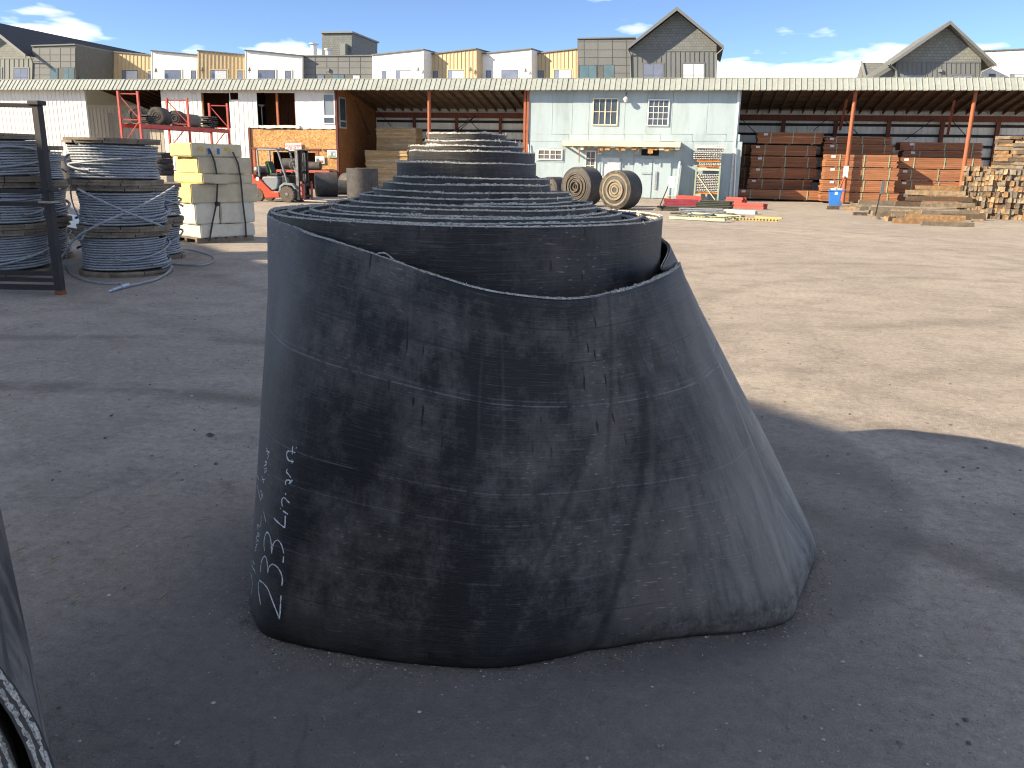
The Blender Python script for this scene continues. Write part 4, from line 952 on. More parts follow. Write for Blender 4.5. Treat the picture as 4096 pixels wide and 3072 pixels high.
# gabled houses
def gable(label, apex, le, re, wl, wr, Y, ov, wins, mw1, mw2, band, depth=9, roofm=M_RSG, bats=None, rl=None):
    W = Wall(wl, Y, wr, Y); base = W.pt((wl+wr)/2, 300); base.z = 0
    t = thing('gabled_house', label, 'house', base, 0, world=True)
    def rake(x): return apex[1] + (le[1]-apex[1])*(apex[0]-x)/(apex[0]-le[0]) if x < apex[0] else apex[1] + (re[1]-apex[1])*(x-apex[0])/(re[0]-apex[0])
    off = 12
    W.slab([(wl,YBOT),(wr,YBOT),(wr,band),(wl,band)], depth).build('wall', mw2, t)
    W.slab([(wl,band),(wr,band),(wr,rake(wr)+off),(apex[0],apex[1]+off),(wl,rake(wl)+off)], depth).build('gable_wall', mw1, t)
    W.box(wl,band-5,wr,band+1,.05,.05).build('band_board', mw2, t)
    x = wl+7
    while x < wr-3:
        if not any(a-5 < x < c+5 for a, b, c, *_ in wins): W.box(x-1.2,band+2,x+1.2,YBOT,.05,.045).build('batten', mw2, t)
        else:
            yb = [b for a, b, c, *_ in wins if a-5 < x < c+5][0]; W.box(x-1.2,band+2,x+1.2,yb-5,.05,.045).build('batten', mw2, t)
        x += 19
    for w in wins: flat_window(t, W, *w[:5], cols=2, rows=2, fm=M_GRYD, trim=mw2)
    # roof slabs with barge boards, overhanging the wall by ov
    for (ex, ey), nm in ((le,'l'),(re,'r')):
        P = [(apex[0],apex[1]),(ex,ey),(ex,ey+13),(apex[0],apex[1]+15)]
        A = [W.pt(x,y,ov) for x, y in P]
        rf = MB().add([A[0],A[1],A[1]+Vector((0,0,-.12)),A[0]+Vector((0,0,-.12))]+[p+Vector((0,depth+ov,0)) for p in (A[0],A[1],A[1]+Vector((0,0,-.12)),A[0]+Vector((0,0,-.12)))],
                      [(0,1,2,3),(7,6,5,4),(0,4,5,1),(1,5,6,2),(2,6,7,3),(3,7,4,0)]).build('roof', roofm, t)
        B = [W.pt(x,y,ov+.06) for x, y in P]; MB().add(B+[p+Vector((0,.10,0)) for p in B], [(0,1,2,3),(7,6,5,4),(0,4,5,1),(1,5,6,2),(2,6,7,3),(3,7,4,0)]).build('barge_board', mw2 if nm else None, rf)
        g1 = W.pt(ex, ey+6, ov*.5); g2 = W.pt(wl if nm == 'l' else wr, ey+28, .08); g3 = W.pt(wl+3 if nm == 'l' else wr-3, 340, .08)
        MB().tube([g1,g2,g3], .055, 8).build('downpipe', M_GRN, t, smooth=50)
    return t, W
gable('slate grey gabled house with shingled gable, right of centre', (2709,36),(2513,192),(2894,190), 2522,2866,73.5,1.0,[(2572,255,2654,345,M_PANE),(2731,254,2817,345,M_BLIND)], M_SHN, M_GRND, 205)
g2, WG2 = gable('wide grey gabled house with shingled gable at far right', (3784,92),(3552,254),(3966,262), 3586,3924,72,1.1,[(3617,298,3695,380,M_PANE),(3808,300,3890,380,M_PANE)], M_SHG, M_GRND, 250)
WG2.box(3753,277,3766,289,.2,.2).build('wall_lamp', M_GRN, g2)
def side_roof():
    a, b, c, d = atY(3430,308,74), atY(3445,250,76), atY(3532,250,76), atY(3456,308,73)
    mb = MB(); e = Vector((0,3,-2.4))
    mb.add([atY(3448,320,73), atY(3560,320,73), c, b, a+e, c+Vector((0,4,-3))], [(0,1,2,3),(0,3,4),(3,2,5,4),(1,5,2)]).build('lower_roof', M_RSG, g2)
    MB().bar(atY(3446,250,75.9), atY(3462,318,72.9), .12,.25).build('barge_board', M_GRN, g2)
    MB().bar(atY(3556,256,72.2), atY(3464,312,72.2), .12,.34).build('barge_board', M_GRN, g2)
    MB().add([atY(3556,262,72.6), atY(3464,325,72.6), atY(3590,325,72.6), atY(3590,250,72.6)], [(0,1,2,3)]).build('return_wall', M_GRND, g2)
side_roof()
gable('grey green gabled house with long dark roof at far left', (-32,86),(-205,205),(141,224), -180,133,74,1.2,[(56,273,114,345,M_PANE),(-30,273,6,345,M_PANE)], M_SHG, M_GRN, 234, depth=60, roofm=M_RSH)
# ------------------------------------------------------------------ unseen canopy added behind the viewer to shade the near half of the yard
def canopy():
    d1 = Vector((0.755,-0.656,0)); n1 = Vector((0.656,0.755,0)); hgt = 8.0
    p0 = Vector((0.54,5.80,0)) - Vector((SDIR.x,SDIR.y,0))*(hgt/-SDIR.z); p0.z = 0
    a, b = p0 - d1*44, p0 + d1*14; back = -n1*16
    t = thing('added_shade_canopy', 'added unseen open-sided canopy behind and left of the viewer, put there to shade the near yard', 'canopy', (a+b)/2, 0, world=True)
    P = [a, b, b+back, a+back]; up = Vector((0,0,hgt))
    MB().add([p+up-Vector((0,0,.30)) for p in P]+[p+up for p in P], [(0,3,2,1),(4,5,6,7),(0,1,5,4),(1,2,6,5),(2,3,7,6),(3,0,4,7)]).build('roof', M_ROOF, t)
    for i in range(7):
        for k in (.06,.94):
            q = a.lerp(b, .02+.96*i/6) + back*k; MB().bar(q, q+up-Vector((0,0,.3)), .25,.25,(0,1,0)).build('post', M_REDP, t)
canopy()
def mpp(p): return (Vector(p)-EYEP).dot(FW)/FPX        # metres per photo pixel at a point

# ------------------------------------------------------------------ smaller belt rolls
M_RUBF = mat('faded grey rubber', (0.050,0.050,0.052), .7, 0, .35, 3, dirt=(0.12,0.105,0.088), damt=.6, dscale=2)
M_RUBB = mat('brown dusty rubber edge', (0.125,0.108,0.088), .9, 0, .35, 5, dirt=(0.06,0.05,0.045), damt=.5, dscale=3)
M_RUBT = mat('tan worn belt edge', (0.225,0.19,0.13), .9, 0, .3, 6, dirt=(0.10,0.08,0.06), damt=.5, dscale=4)
def roll(label, c, R_, w, az, lie=True, rings=9, edge=M_RUBB, face=M_RUBF, bulge=.0, hole=.14, seed=1, group=None, fill=(.55,.86), step=.035):
    """belt wound on a square core; lie: axis level, pointing along az (far end); else stood on end"""
    r = random.Random(seed)
    t = thing('belt_roll', label, 'belt roll', c, 0, group)
    M_ = (Matrix.Translation((0,0,R_)) @ Matrix.Rotation(az,4,'Z') @ Matrix.Rotation(rad(90),4,'Y')) if lie else Matrix.Identity(4)
    # local: axis z from 0 (near face) to w ; for lying rolls local z -> world +X turned by az
    prof = [(R_*hole, w*.95)]
    step_ = (R_-R_*hole)/rings
    MB().lathe([(R_-.02,0.0),(R_,.015),(R_*1.004,w*.5),(R_,w-.015),(R_-.02,w)], 44, M_).build('outer_wrap', face, t, smooth=40)
    for f0, sg in ((0.0,1),(w,-1)):
        eo = MB()
        for k in range(rings):
            r0 = R_*hole + step_*k; r1 = r0 + step_*r.uniform(*fill); d = -bulge*(1-(k+1)/rings)**1.2 + r.uniform(-.6*step,step)*(0 if k == rings-1 else 1)
            z = f0 + sg*d
            eo.lathe([(r0,z+sg*.12),(r0,z+sg*.006),(r0+.006,z),(r1-.006,z),(r1,z+sg*.006),(r1,z+sg*.12)], 40, M_)
        eo.lathe([(R_*hole,f0+sg*.12),(R_-.005,f0+sg*.10)], 40, M_)
        eo.build('wound_edges', edge, t, smooth=30)
    MB().lathe([(R_*hole,w*.9),(R_*hole*.98,.06-bulge),(R_*hole*.75,.06-bulge),(R_*hole*.7,w*.9)], 4, M_ @ Matrix.Rotation(rad(45),4,'Z')).build('square_core', M_RUBF, t)
    return t
def groll(label, x, y, rpx, w, az, **k):                 # x,y: where the roll meets the ground
    p = gnd(x, y); return roll(label, p, rpx*mpp(p), w, az, **k)
groll('large grey belt roll on its side showing open rings, in front of the blue workshop', 2300,826,77,.85,rad(58),rings=9,bulge=.12,seed=2,fill=(.38,.62),step=.07)
groll('tan worn belt roll on its side, nearest the blue double doors', 2455,838,76,.80,rad(60),rings=6,edge=M_RUBT,bulge=.05,seed=3,fill=(.6,.9),step=.06)
groll('small dark belt roll half hidden behind the large grey roll', 2190,806,48,.8,rad(60),seed=4)
groll('big black belt roll lying right behind the forklift mast', 1262,786,47,1.0,rad(28),seed=5,rings=5)
groll('smaller black belt roll between the forklift and the open-ended roll', 1330,778,28,.7,rad(25),seed=6,rings=5)
groll('open-ended belt roll with a pale square core beside the strand board corner', 1385,778,42,.6,rad(75),seed=7,rings=6,edge=M_RUBT)
p = gnd(1452,795); roll('dark belt roll stood on end left of the plywood stacks', p, 62*mpp(p), 118*mpp(p), 0, lie=False, seed=8, rings=8)
p = gnd(800,742); roll('very wide dark brown belt roll stood on end behind the foam blocks', p, 108*mpp(p), 152*mpp(p), 0, lie=False, seed=9, face=mat('brown black rubber',(0.055,0.043,0.036),.8,0,.3,3,dirt=(0.12,0.10,0.08),damt=.5), rings=9)
groll('black belt roll with white stripe, lying beyond the left cable reels', 232,750,62,1.1,rad(35),seed=10)
groll('black belt roll lying behind the striped roll against the white wall', 285,742,60,1.6,rad(15),seed=11)
p = gnd(300,762); roll('shiny grey belt roll stood on end between the cable reel stacks', p, 46*mpp(p), 118*mpp(p), 0, lie=False, seed=12)
groll('near belt roll lying along the left edge of the picture', 60,3040,0.001,.2,0) if False else None
def corner_roll():
    # axis level, pointing away to the left; only its right flank and part of its ribbed end are seen
    c = lf(-1.212,0.666,0); t = thing('belt_roll', 'near grey belt roll lying at the bottom left edge of the picture', 'belt roll', c, 0)
    R_, w = .652, 1.5; az = -.609; ax = Vector((-math.sin(YAW)*math.cos(az)+math.cos(YAW)*math.sin(az), math.cos(YAW)*math.cos(az)+math.sin(YAW)*math.sin(az), 0))
    M_ = Matrix.Translation((0,0,R_)) @ ax.to_track_quat('Z','Y').to_matrix().to_4x4()
    n, m = 96, 10; mb = MB()
    for i in range(n+1):
        a = 2*math.pi*i/n
        for j in range(m+1):
            q = M_ @ Vector((R_*math.cos(a), R_*math.sin(a), w*j/m)); mb.v.append(tuple(q)); mb.uv.append((a*R_, 1.41*j/m))
    for i in range(n):
        for j in range(m): k = i*(m+1)+j; mb.f.append((k,k+1,k+m+2,k+m+1))
    mb.build('outer_wrap', RUB3, t, smooth=50)
    eo = MB(); fb = MB(); r = random.Random(2)
    for k in range(14):
        r1 = R_-.045*k; d = [0,.02,.05,.03,.06,.05,.08,.06,.07,.08,.08,.09,.09,.1][k]
        eo.lathe([(r1,d+.25),(r1,d+.002),(r1-.004,d),(r1-.022,d),(r1-.026,d+.004),(r1-.026,d+.25)], 72, M_)
        for ply in (.007,.018):
            N_ = int(2*math.pi*r1/.011); o = len(fb.v)
            for j in range(N_+1):
                a = 2*math.pi*j/N_; jr = r.uniform(-1,1)*.0035; jz = -(.001+r.random()**2*.010)
                for dr, dz in ((-.005,.002),(jr,jz),(.005,.002)):
                    fb.v.append(tuple(M_ @ Vector(((r1-ply+dr)*math.cos(a),(r1-ply+dr)*math.sin(a),d+dz))))
            for j in range(N_):
                for q in range(2): fb.f.append((o+j*3+q,o+(j+1)*3+q,o+(j+1)*3+q+1,o+j*3+q+1))
    eo.build('wound_belt', MATS['faded grey rubber'], t, smooth=35); fb.build('frayed_edge', FAB, t)
corner_roll()

# ------------------------------------------------------------------ cable reels
M_CAB = mat('galvanised wire rope', (0.29,0.315,0.35), .55, .15, .25, 12, dirt=(0.10,0.10,0.11), damt=.4, dscale=6)
M_PLK = mat('weathered reel board', (0.20,0.165,0.125), .9, 0, .35, 5, dirt=(0.07,0.06,0.05), damt=.5, dscale=4, obj=.25)
def cable(mb, path, r=.015, lobes=5, pitch=.16):
    P = [Vector(p) for p in path]; n = lobes*2; L = 0; prev = None; o = len(mb.v)
    for i, p in enumerate(P):
        t = (P[min(i+1,len(P)-1)] - P[max(i-1,0)]).normalized()
        u = t.cross(Vector((0,0,1)) if abs(t.z) < .9 else Vector((1,0,0))).normalized(); w = t.cross(u)
        if i: L += (p-P[i-1]).length
        tw = L/pitch*2*math.pi/lobes*2
        for k in range(n):
            a = 2*math.pi*k/n + tw; rr = r*(1.08 if k % 2 else .80); mb.v.append(tuple(p + (u*math.cos(a)+w*math.sin(a))*rr))
    for i in range(len(P)-1):
        for k in range(n): mb.f.append((o+i*n+k, o+i*n+(k+1)%n, o+(i+1)*n+(k+1)%n, o+(i+1)*n+k))
def winding_mesh(seed, R_, h, z0):
    r = random.Random(seed); mb = MB(); wr = int(h/.034); SEG = 84; path = []
    ph = r.random()*6
    for i in range(wr*SEG+1):
        a = 2*math.pi*i/SEG; f = i/(wr*SEG); k = i//SEG
        z = z0 + .015 + (h-.03)*f + .012*math.sin(a+ph) + .005*noise.noise(Vector((math.cos(a)*1.2+seed, math.sin(a)*1.2, k*.7)))
        rr = R_*(1-.06*math.sin(math.pi*f)) + .012*noise.noise(Vector((k*1.3+seed*9, math.cos(a), math.sin(a))))
        path.append((rr*math.cos(a), rr*math.sin(a), z))
    cable(mb, path, .0165)
    for q in range(2):             # turns thrown diagonally over the winding
        a0 = r.random()*6.28; pts = []
        za, zb_ = z0+h*r.uniform(.15,.4), z0+h*r.uniform(.6,.9)
        for i in range(70):
            f = i/69; a = a0+f*4.2; pts.append(((R_+.03+.012*q)*math.cos(a), (R_+.03+.012*q)*math.sin(a), za+(zb_-za)*(.5-.5*math.cos(f*math.pi*2 if q else f*math.pi))))
        cable(mb, pts, .0165)
    me = mb.mesh('cable_winding'); me.materials.append(M_CAB); me.shade_smooth(); return me
ME_WIND = [winding_mesh(s, .555, .46, .075) for s in (1,2,3)]
def arc_board(R_, a0, a1, z0, z1, jit):
    mb = MB(); n = 5; v = []
    for i in range(n+1):
        a = a0+(a1-a0)*i/n
        for rr, z in ((R_+jit,z0),(R_+jit,z1),(R_*.62,z1),(R_*.62,z0)): v.append((rr*math.cos(a), rr*math.sin(a), z))
    f = [(i*4+k, i*4+(k+1)%4, (i+1)*4+(k+1)%4, (i+1)*4+k) for i in range(n) for k in range(4)] + [(0,1,2,3),(n*4+3,n*4+2,n*4+1,n*4)]
    mb.add(v, f); return mb
def make_reel(seed):
    r = random.Random(seed); t = thing('cable_reel', '', 'cable reel', (0,0,0))
    for z0 in (0.0, .535):
        for ly in (0,1):
            k = 9; ph = r.random()
            for i in range(k):
                arc_board(.605, ph+2*math.pi*i/k+.008, ph+2*math.pi*(i+1)/k-.008, z0+ly*.035+.001, z0+ly*.035+.034, r.uniform(-.012,.010)).build('flange_board', M_PLK, t)
    MB().lathe([(.40,.07),(.40,.536)], 24).build('drum', M_PLK, t, smooth=40)
    MB().lathe([(.37,.004),(.37,.60),(.06,.60),(.06,.004)], 24).build('flange_centre', M_PLK, t)
    link('cable_winding', ME_WIND[seed % 3], None, t)
    return t
PROTO = [make_reel(s) for s in (1,2,3)]; used = [False]*3
def put_reel(p, z, rz, k, sc, label, tilt=0.0):
    o = PROTO[k] if not used[k] else copy_tree(PROTO[k]); used[k] = True
    o.location = (p.x, p.y, z); o.rotation_euler = (tilt, tilt*.6, rz); o.scale = (sc,)*3
    tag(o, label, 'cable reel', 'stacked wire rope reels'); return o
def reel_stack(px_front, R_, labels, zs, k0, dx=0.0):
    f = gnd(*px_front); d = Vector((f.x, f.y, 0)).normalized(); c = f + d*R_; z = 0
    for i, lb in enumerate(labels):
        put_reel(c + Vector((rng.uniform(-.03,.03)+dx*i, rng.uniform(-.03,.03), 0)), z, i*1.9+k0, (k0+i) % 3, R_/.605, lb, (0.0 if i == 0 else rng.uniform(-.015,.015))); z += .605*R_/.605 + .004
    return c
cM = reel_stack((510,1112), .61, ['wire rope reel at the bottom of the middle stack, loose cable at its foot','wire rope reel in the middle of the sunlit-topped stack','sunlit wire rope reel on top of the middle stack'], 0, 0)
cL = reel_stack((30,1112), .62, ['wire rope reel at the bottom of the left stack, inside the black frame','middle wire rope reel of the left stack behind the black frame bars','wire rope reel on top of the left stack by the black post'], 0, 1)
cR = reel_stack((590,1046), .60, ['lower wire rope reel half hidden behind the middle stack, beside the foam blocks','upper wire rope reel half hidden behind the middle stack'], 0, 2)
cN = reel_stack((140,1046), .58, ['lower wire rope reel behind the left stack','middle wire rope reel behind the left stack','upper wire rope reel behind the left stack'], 0, 0)
def loose_cables():
    def path_g(pts, z=.02): return [gnd(x,y) + Vector((0,0,z + (h if True else 0))) for x, y, h in pts]
    def smooth(P, n=10):
        P = [Vector(p) for p in P]; out = []
        for i in range(len(P)-1):
            for k in range(n): out.append(catmull(P, i+k/n, False))
        out.append(P[-1]); return out
    front = cM + (Vector((0,0,0))-Vector((cM.x,cM.y,0))).normalized()*.66
    def on(x, y, k):            # a point at reel-front depth seen at image (x, y)
        d = ray(x, y); return EYEP + d*((Vector((cM.x,cM.y,0)).length*k)/math.hypot(d.x,d.y))
    specs = [('loose wire rope curling from the middle stack over the asphalt', [on(345,915,.97), on(320,960,.95), gnd(285,1010)+Vector((0,0,.30)), gnd(268,1060)+Vector((0,0,.04)), gnd(290,1105)+Vector((0,0,.02)), gnd(380,1135)+Vector((0,0,.02)), gnd(480,1142)+Vector((0,0,.02))], .014),
             ('pale wire rope ending in a turnbuckle on the asphalt', [gnd(690,1088)+Vector((0,0,.08)), gnd(670,1100)+Vector((0,0,.03)), gnd(620,1125)+Vector((0,0,.02)), gnd(530,1147)+Vector((0,0,.02)), gnd(500,1155)+Vector((0,0,.025))], .015),
             ('wire rope loop lying right of the middle stack', [gnd(660,1048)+Vector((0,0,.1)), gnd(730,1010)+Vector((0,0,.05)), gnd(800,1012)+Vector((0,0,.02)), gnd(850,1030)+Vector((0,0,.02)), gnd(852,1052)+Vector((0,0,.02)), gnd(800,1066)+Vector((0,0,.02)), gnd(690,1062)+Vector((0,0,.02))], .014),
             ('thin wire rope arcing between the reel stacks', [on(342,625,1.02), on(300,670,1.02), on(283,740,1.02), on(290,810,1.02), on(325,890,.99)], .011),
             ('wire rope strand slung down across the middle stack', [on(700,745,.93), on(600,805,.93), on(480,860,.93), on(380,905,.93), on(300,955,.95), on(245,1030,.98)], .016),
             ('wire rope strand crossing the middle stack to the lower right', [on(310,755,.94), on(420,810,.93), on(560,870,.93), on(650,905,.95)], .015)]
    for lb, P, r_ in specs:
        mb = MB(); cable(mb, smooth(P), r_); o = mb.build('wire_rope', M_CAB, None, smooth=60); tag(o, lb, 'cable')
    a, b = gnd(512,1150)+Vector((0,0,.03)), gnd(436,1172)+Vector((0,0,.02)); d = b-a
    t = thing('turnbuckle', 'blue grey steel turnbuckle fitting lying on the asphalt', 'turnbuckle', a, 0, world=True)
    MB().tube([a, a+d*.4], .034, 10).build('socket', mat('bluish steel',(0.36,0.42,0.48),.4,.5), t, smooth=50)
    MB().tube([a+d*.4, a+d*.85], .022, 10).build('shank', MATS['bluish steel'], t, smooth=50)
    MB().tube([a+d*.85, b], .014, 8).build('threaded_rod', MATS['bluish steel'], t, smooth=50)
loose_cables()
# black steel frame, left
def black_frame():
    M_ = mat('black painted steel', (0.014,0.014,0.017), .6, 0, .3, 6, dirt=(0.10,0.06,0.045), damt=.3, dscale=5)
    b = gnd(243,1178); fw_ = Vector((-math.sin(YAW),math.cos(YAW),0)); rt_ = Vector((math.cos(YAW),math.sin(YAW),0)); dist = b.dot(fw_)
    def q(x, y): d = ray(x,y); return EYEP + d*(dist/d.dot(fw_))
    t = thing('steel_rack_frame', 'black steel pipe rack frame standing before the left cable reels', 'rack', b, 0, world=True)
    top = q(164,420); MB().bar(b, Vector((b.x,b.y,top.z)), .085,.085,(0,1,0)).build('post', M_, t, bevel=.006)
    MB().mbox(Matrix.Translation((b.x,b.y,top.z+.02)), .15,.13,.05).build('post_cap', M_, t, bevel=.01)
    b2 = b - rt_*2.3; MB().bar(b2, Vector((b2.x,b2.y,top.z)), .085,.085,(0,1,0)).build('post', M_, t)
    for y, h in ((424,.045),(768,.045),(818,.05),(1094,.05),(1120,.045),(1150,.06)):
        z = q(200,y).z; MB().bar(b+Vector((0,0,z))-rt_*.04, b2+Vector((0,0,z)), .06,h).build('rail', M_, t)
    z = q(215,808).z; MB().mbox(Matrix.Translation((b.x,b.y,z)), .17,.14,.025).build('collar', mat('pale rusty collar',(0.28,0.24,0.20),.8), t)
    z = q(200,757).z; MB().mbox(Matrix.Translation((b.x+.02,b.y,z)), .15,.12,.03).build('collar', M_, t)
    MB().bar(b+Vector((0,0,.001)), b+Vector((0,0,.05)), .088,.088,(0,1,0)).build('rusty_foot', mat('rust',(0.20,0.07,0.03),.9), t)
black_frame()
# white sheet over pallet
def tarp_pallet():
    c = gnd(285,948); t = thing('covered_pallet', 'pallet under a white sheet between the cable reel stacks', 'pallet', c, rad(20))
    for y in (-.45,0,.45): MB().box(-.6,.6,y-.05,y+.05,0,.10).build('runner', M_PLK, t)
    for i in range(6): MB().box(-.6+i*.205,-.6+i*.205+.16,-.5,.5,.10,.125).build('deck_board', M_PLK, t)
    for i in range(3): MB().box(-.56,.56,-.45,.45,.13+i*.05,.175+i*.05).build('sheet_stack', M_PLK, t)
    mb = MB(); n = 18
    for i in range(n+1):
        for j in range(n+1):
            x, y = -.62+1.24*i/n, -.52+1.04*j/n; h = .34+.16*math.exp(-((x+.25)**2+y*y)*5)+.03*noise.noise(Vector((x*4,y*4,2)))
            e = max(abs(x)-.5, abs(y)-.42, 0); mb.v.append((x, y, max(.16, h-e*1.3)))
    for i in range(n):
        for j in range(n): k = i*(n+1)+j; mb.f.append((k,k+n+1,k+n+2,k+1))
    mb.build('white_sheet', mat('white plastic sheet',(0.62,0.68,0.66),.5,var=.05), t, smooth=60)
tarp_pallet()
# ------------------------------------------------------------------ foam blocks on a pallet
def foam():
    c = gnd(905,968); s = mpp(c)*1.03; rz = rad(60); u = Vector((math.cos(rz),math.sin(rz),0)); nf = Vector((math.sin(rz),-math.cos(rz),0))
    M_F = mat('weathered yellow foam', (0.50,0.45,0.33), .9, 0, .10, 4, dirt=(0.36,0.33,0.25), damt=.75, dscale=3.5, obj=.12, bump=.3, bscale=25)
    M_W = mat('whitish foam', (0.58,0.56,0.48), .9, 0, .08, 4, dirt=(0.36,0.33,0.26), damt=.7, dscale=4, obj=.08, bump=.3, bscale=25)
    org = c - nf*.47            # centre line of the stack
    def X(px): # image column -> distance along the front face
        d = ray(px, 900); k = (c - EYEP).dot(nf)/d.dot(nf); return ((EYEP + d*k) - c).dot(u)
    dx = .0
    def Z(py): return max(0, (962-py)*s*1.0)
    rows = [('long pale foam block at the bottom of the strapped stack, on the pallet',800,1020,943,893,M_W,.9),('pale foam block second from the bottom, left half of the strapped stack',790,887,893,814,M_W,.9),('pale foam block second from the bottom, right half of the strapped stack',889,1027,893,814,M_W,.9),
            ('long rough foam block in the third layer of the strapped stack',778,1042,814,742,M_F,.88),('thin yellow foam slab jutting out left in the strapped stack',812,921,742,706,M_F,1.15),('thin foam slab with a dark mark in the strapped stack, right end',923,1027,742,706,M_F,.9),
            ('thick yellow foam block second from the top of the strapped stack',811,1019,706,645,M_F,.92),('long foam block with blue marks on top of the strapped stack',790,989,645,596,M_F,.85)]
    for lb, x0, x1, y0, y1, m, dep in rows:
        a, b = X(x0), X(x1); z0, z1 = Z(y0)+.004, Z(y1); mid = (a+b)/2
        o = MB().box(-(b-a)/2,(b-a)/2,-dep/2,dep/2,0,z1-z0)
        bm = bmesh.new(); me = o.mesh('foam_block'); bm.from_mesh(me); bmesh.ops.recalc_face_normals(bm, faces=bm.faces); bmesh.ops.bevel(bm, geom=bm.edges[:], offset=.018, segments=2, affect='EDGES'); bmesh.ops.subdivide_edges(bm, edges=[e for e in bm.edges if e.calc_length() > .15], cuts=5, use_grid_fill=True)
        for v in bm.verts: v.co += Vector((noise.noise(v.co*4+Vector((x0,0,0))), noise.noise(v.co*4+Vector((0,x0,0))), noise.noise(v.co*3)))*.014
        bm.to_mesh(me); bm.free()
        me.materials.append(m)
        if m is M_F:
            me.materials.append(mat('fresh yellow foam', (0.66,0.50,0.20), .9, 0, .12, 5, bump=.3, bscale=25))
            for pg in me.polygons:
                if pg.normal.x < -.6 or (pg.normal.z > .7): pg.material_index = 1
        ob = link('foam_block', me, m, None, smooth=50); ob.location = org + u*mid + nf*rng.uniform(-.02,.02) + Vector((0,0,z0)); ob.rotation_euler = (0,0,rz+rng.uniform(-.02,.02))
        tag(ob, lb, 'foam block', 'strapped foam blocks')
        if y1 == 596:
            for k in (.32,.50): MB().box(-(b-a)/2+(b-a)*k,-(b-a)/2+(b-a)*k+.05,-dep/2-.016,-dep/2+.004,.05,.16).build('blue_mark', mat('blue paint mark',(0.05,0.16,0.42),.8), ob)
            for k in (.14,.66): MB().box(-(b-a)/2+(b-a)*k,-(b-a)/2+(b-a)*k+.09,-dep/2-.016,-dep/2+.004,.12,.18).build('yellow_patch', mat('raw yellow foam',(0.58,0.38,0.08),.9), ob)
    t = thing('wooden_pallet', 'wooden pallet under the strapped foam blocks', 'pallet', org, rz)
    for y in (-.42,0,.42): MB().box(-.60,.62,y-.045,y+.045,.001,.075).build('runner', M_PLK, t)
    for i in range(6): MB().box(-.6+i*.21,-.6+i*.21+.16,-.46,.46,.076,.10).build('deck_board', M_PLK, t)
    M_ST = mat('black strap', (0.012,0.012,0.014), .5)
    for lb, pts in (('black strap with ratchet hanging down the left part of the foam stack',[(838,597),(858,645),(868,700),(870,742),(866,815),(850,890),(838,965)]),('black strap down the right part of the foam stack',[(931,608),(952,652),(962,706),(972,815),(982,893),(985,950)])):
        P = []
        for x, y in pts:
            d = ray(x,y); k = ((c+nf*.06) - EYEP).dot(nf)/d.dot(nf); P.append(EYEP + d*k)
        P[-1].z = max(P[-1].z, .01); back = [p - nf*.95 for p in (P[0],)]
        mb = MB(); Q = back + P; w = u*.018; o = len(mb.v)
        for p in Q: mb.v += [tuple(p-w), tuple(p+w), tuple(p+w-nf*.004), tuple(p-w-nf*.004)]
        for i in range(len(Q)-1):
            for k in range(4): mb.f.append((i*4+k, i*4+(k+1)%4, (i+1)*4+(k+1)%4, (i+1)*4+k))
        so = mb.build('strap', M_ST, None); tag(so, lb, 'strap')
        if 'ratchet' in lb: MB().lathe([(.001,-.05),(.05,-.03),(.05,.03),(.001,.05)], 10, Matrix.Translation(P[4]+nf*.03)).build('ratchet', M_ST, so)
    # small foam block and board left of the stack
    f2 = gnd(735,952); ob = MB().box(-.17,.17,-.2,.2,.10,.55).build('foam_block', M_F, None, bevel=.03); ob.location = f2 + Vector((0,.3,0)); ob.rotation_euler = (0,0,rz-rad(10)); tag(ob, 'small greenish foam block left of the strapped stack', 'foam block')
    t = thing('wooden_pallet', 'low broken pallet under the small foam block', 'pallet', f2+Vector((0,.25,0)), rz)
    for y in (-.25,.2): MB().box(-.4,.4,y-.05,y+.05,.001,.06).build('runner', M_PLK, t)
    for i in range(4): MB().box(-.4+i*.2,-.4+i*.2+.15,-.3,.3,.061,.085).build('deck_board', M_PLK, t)
foam()
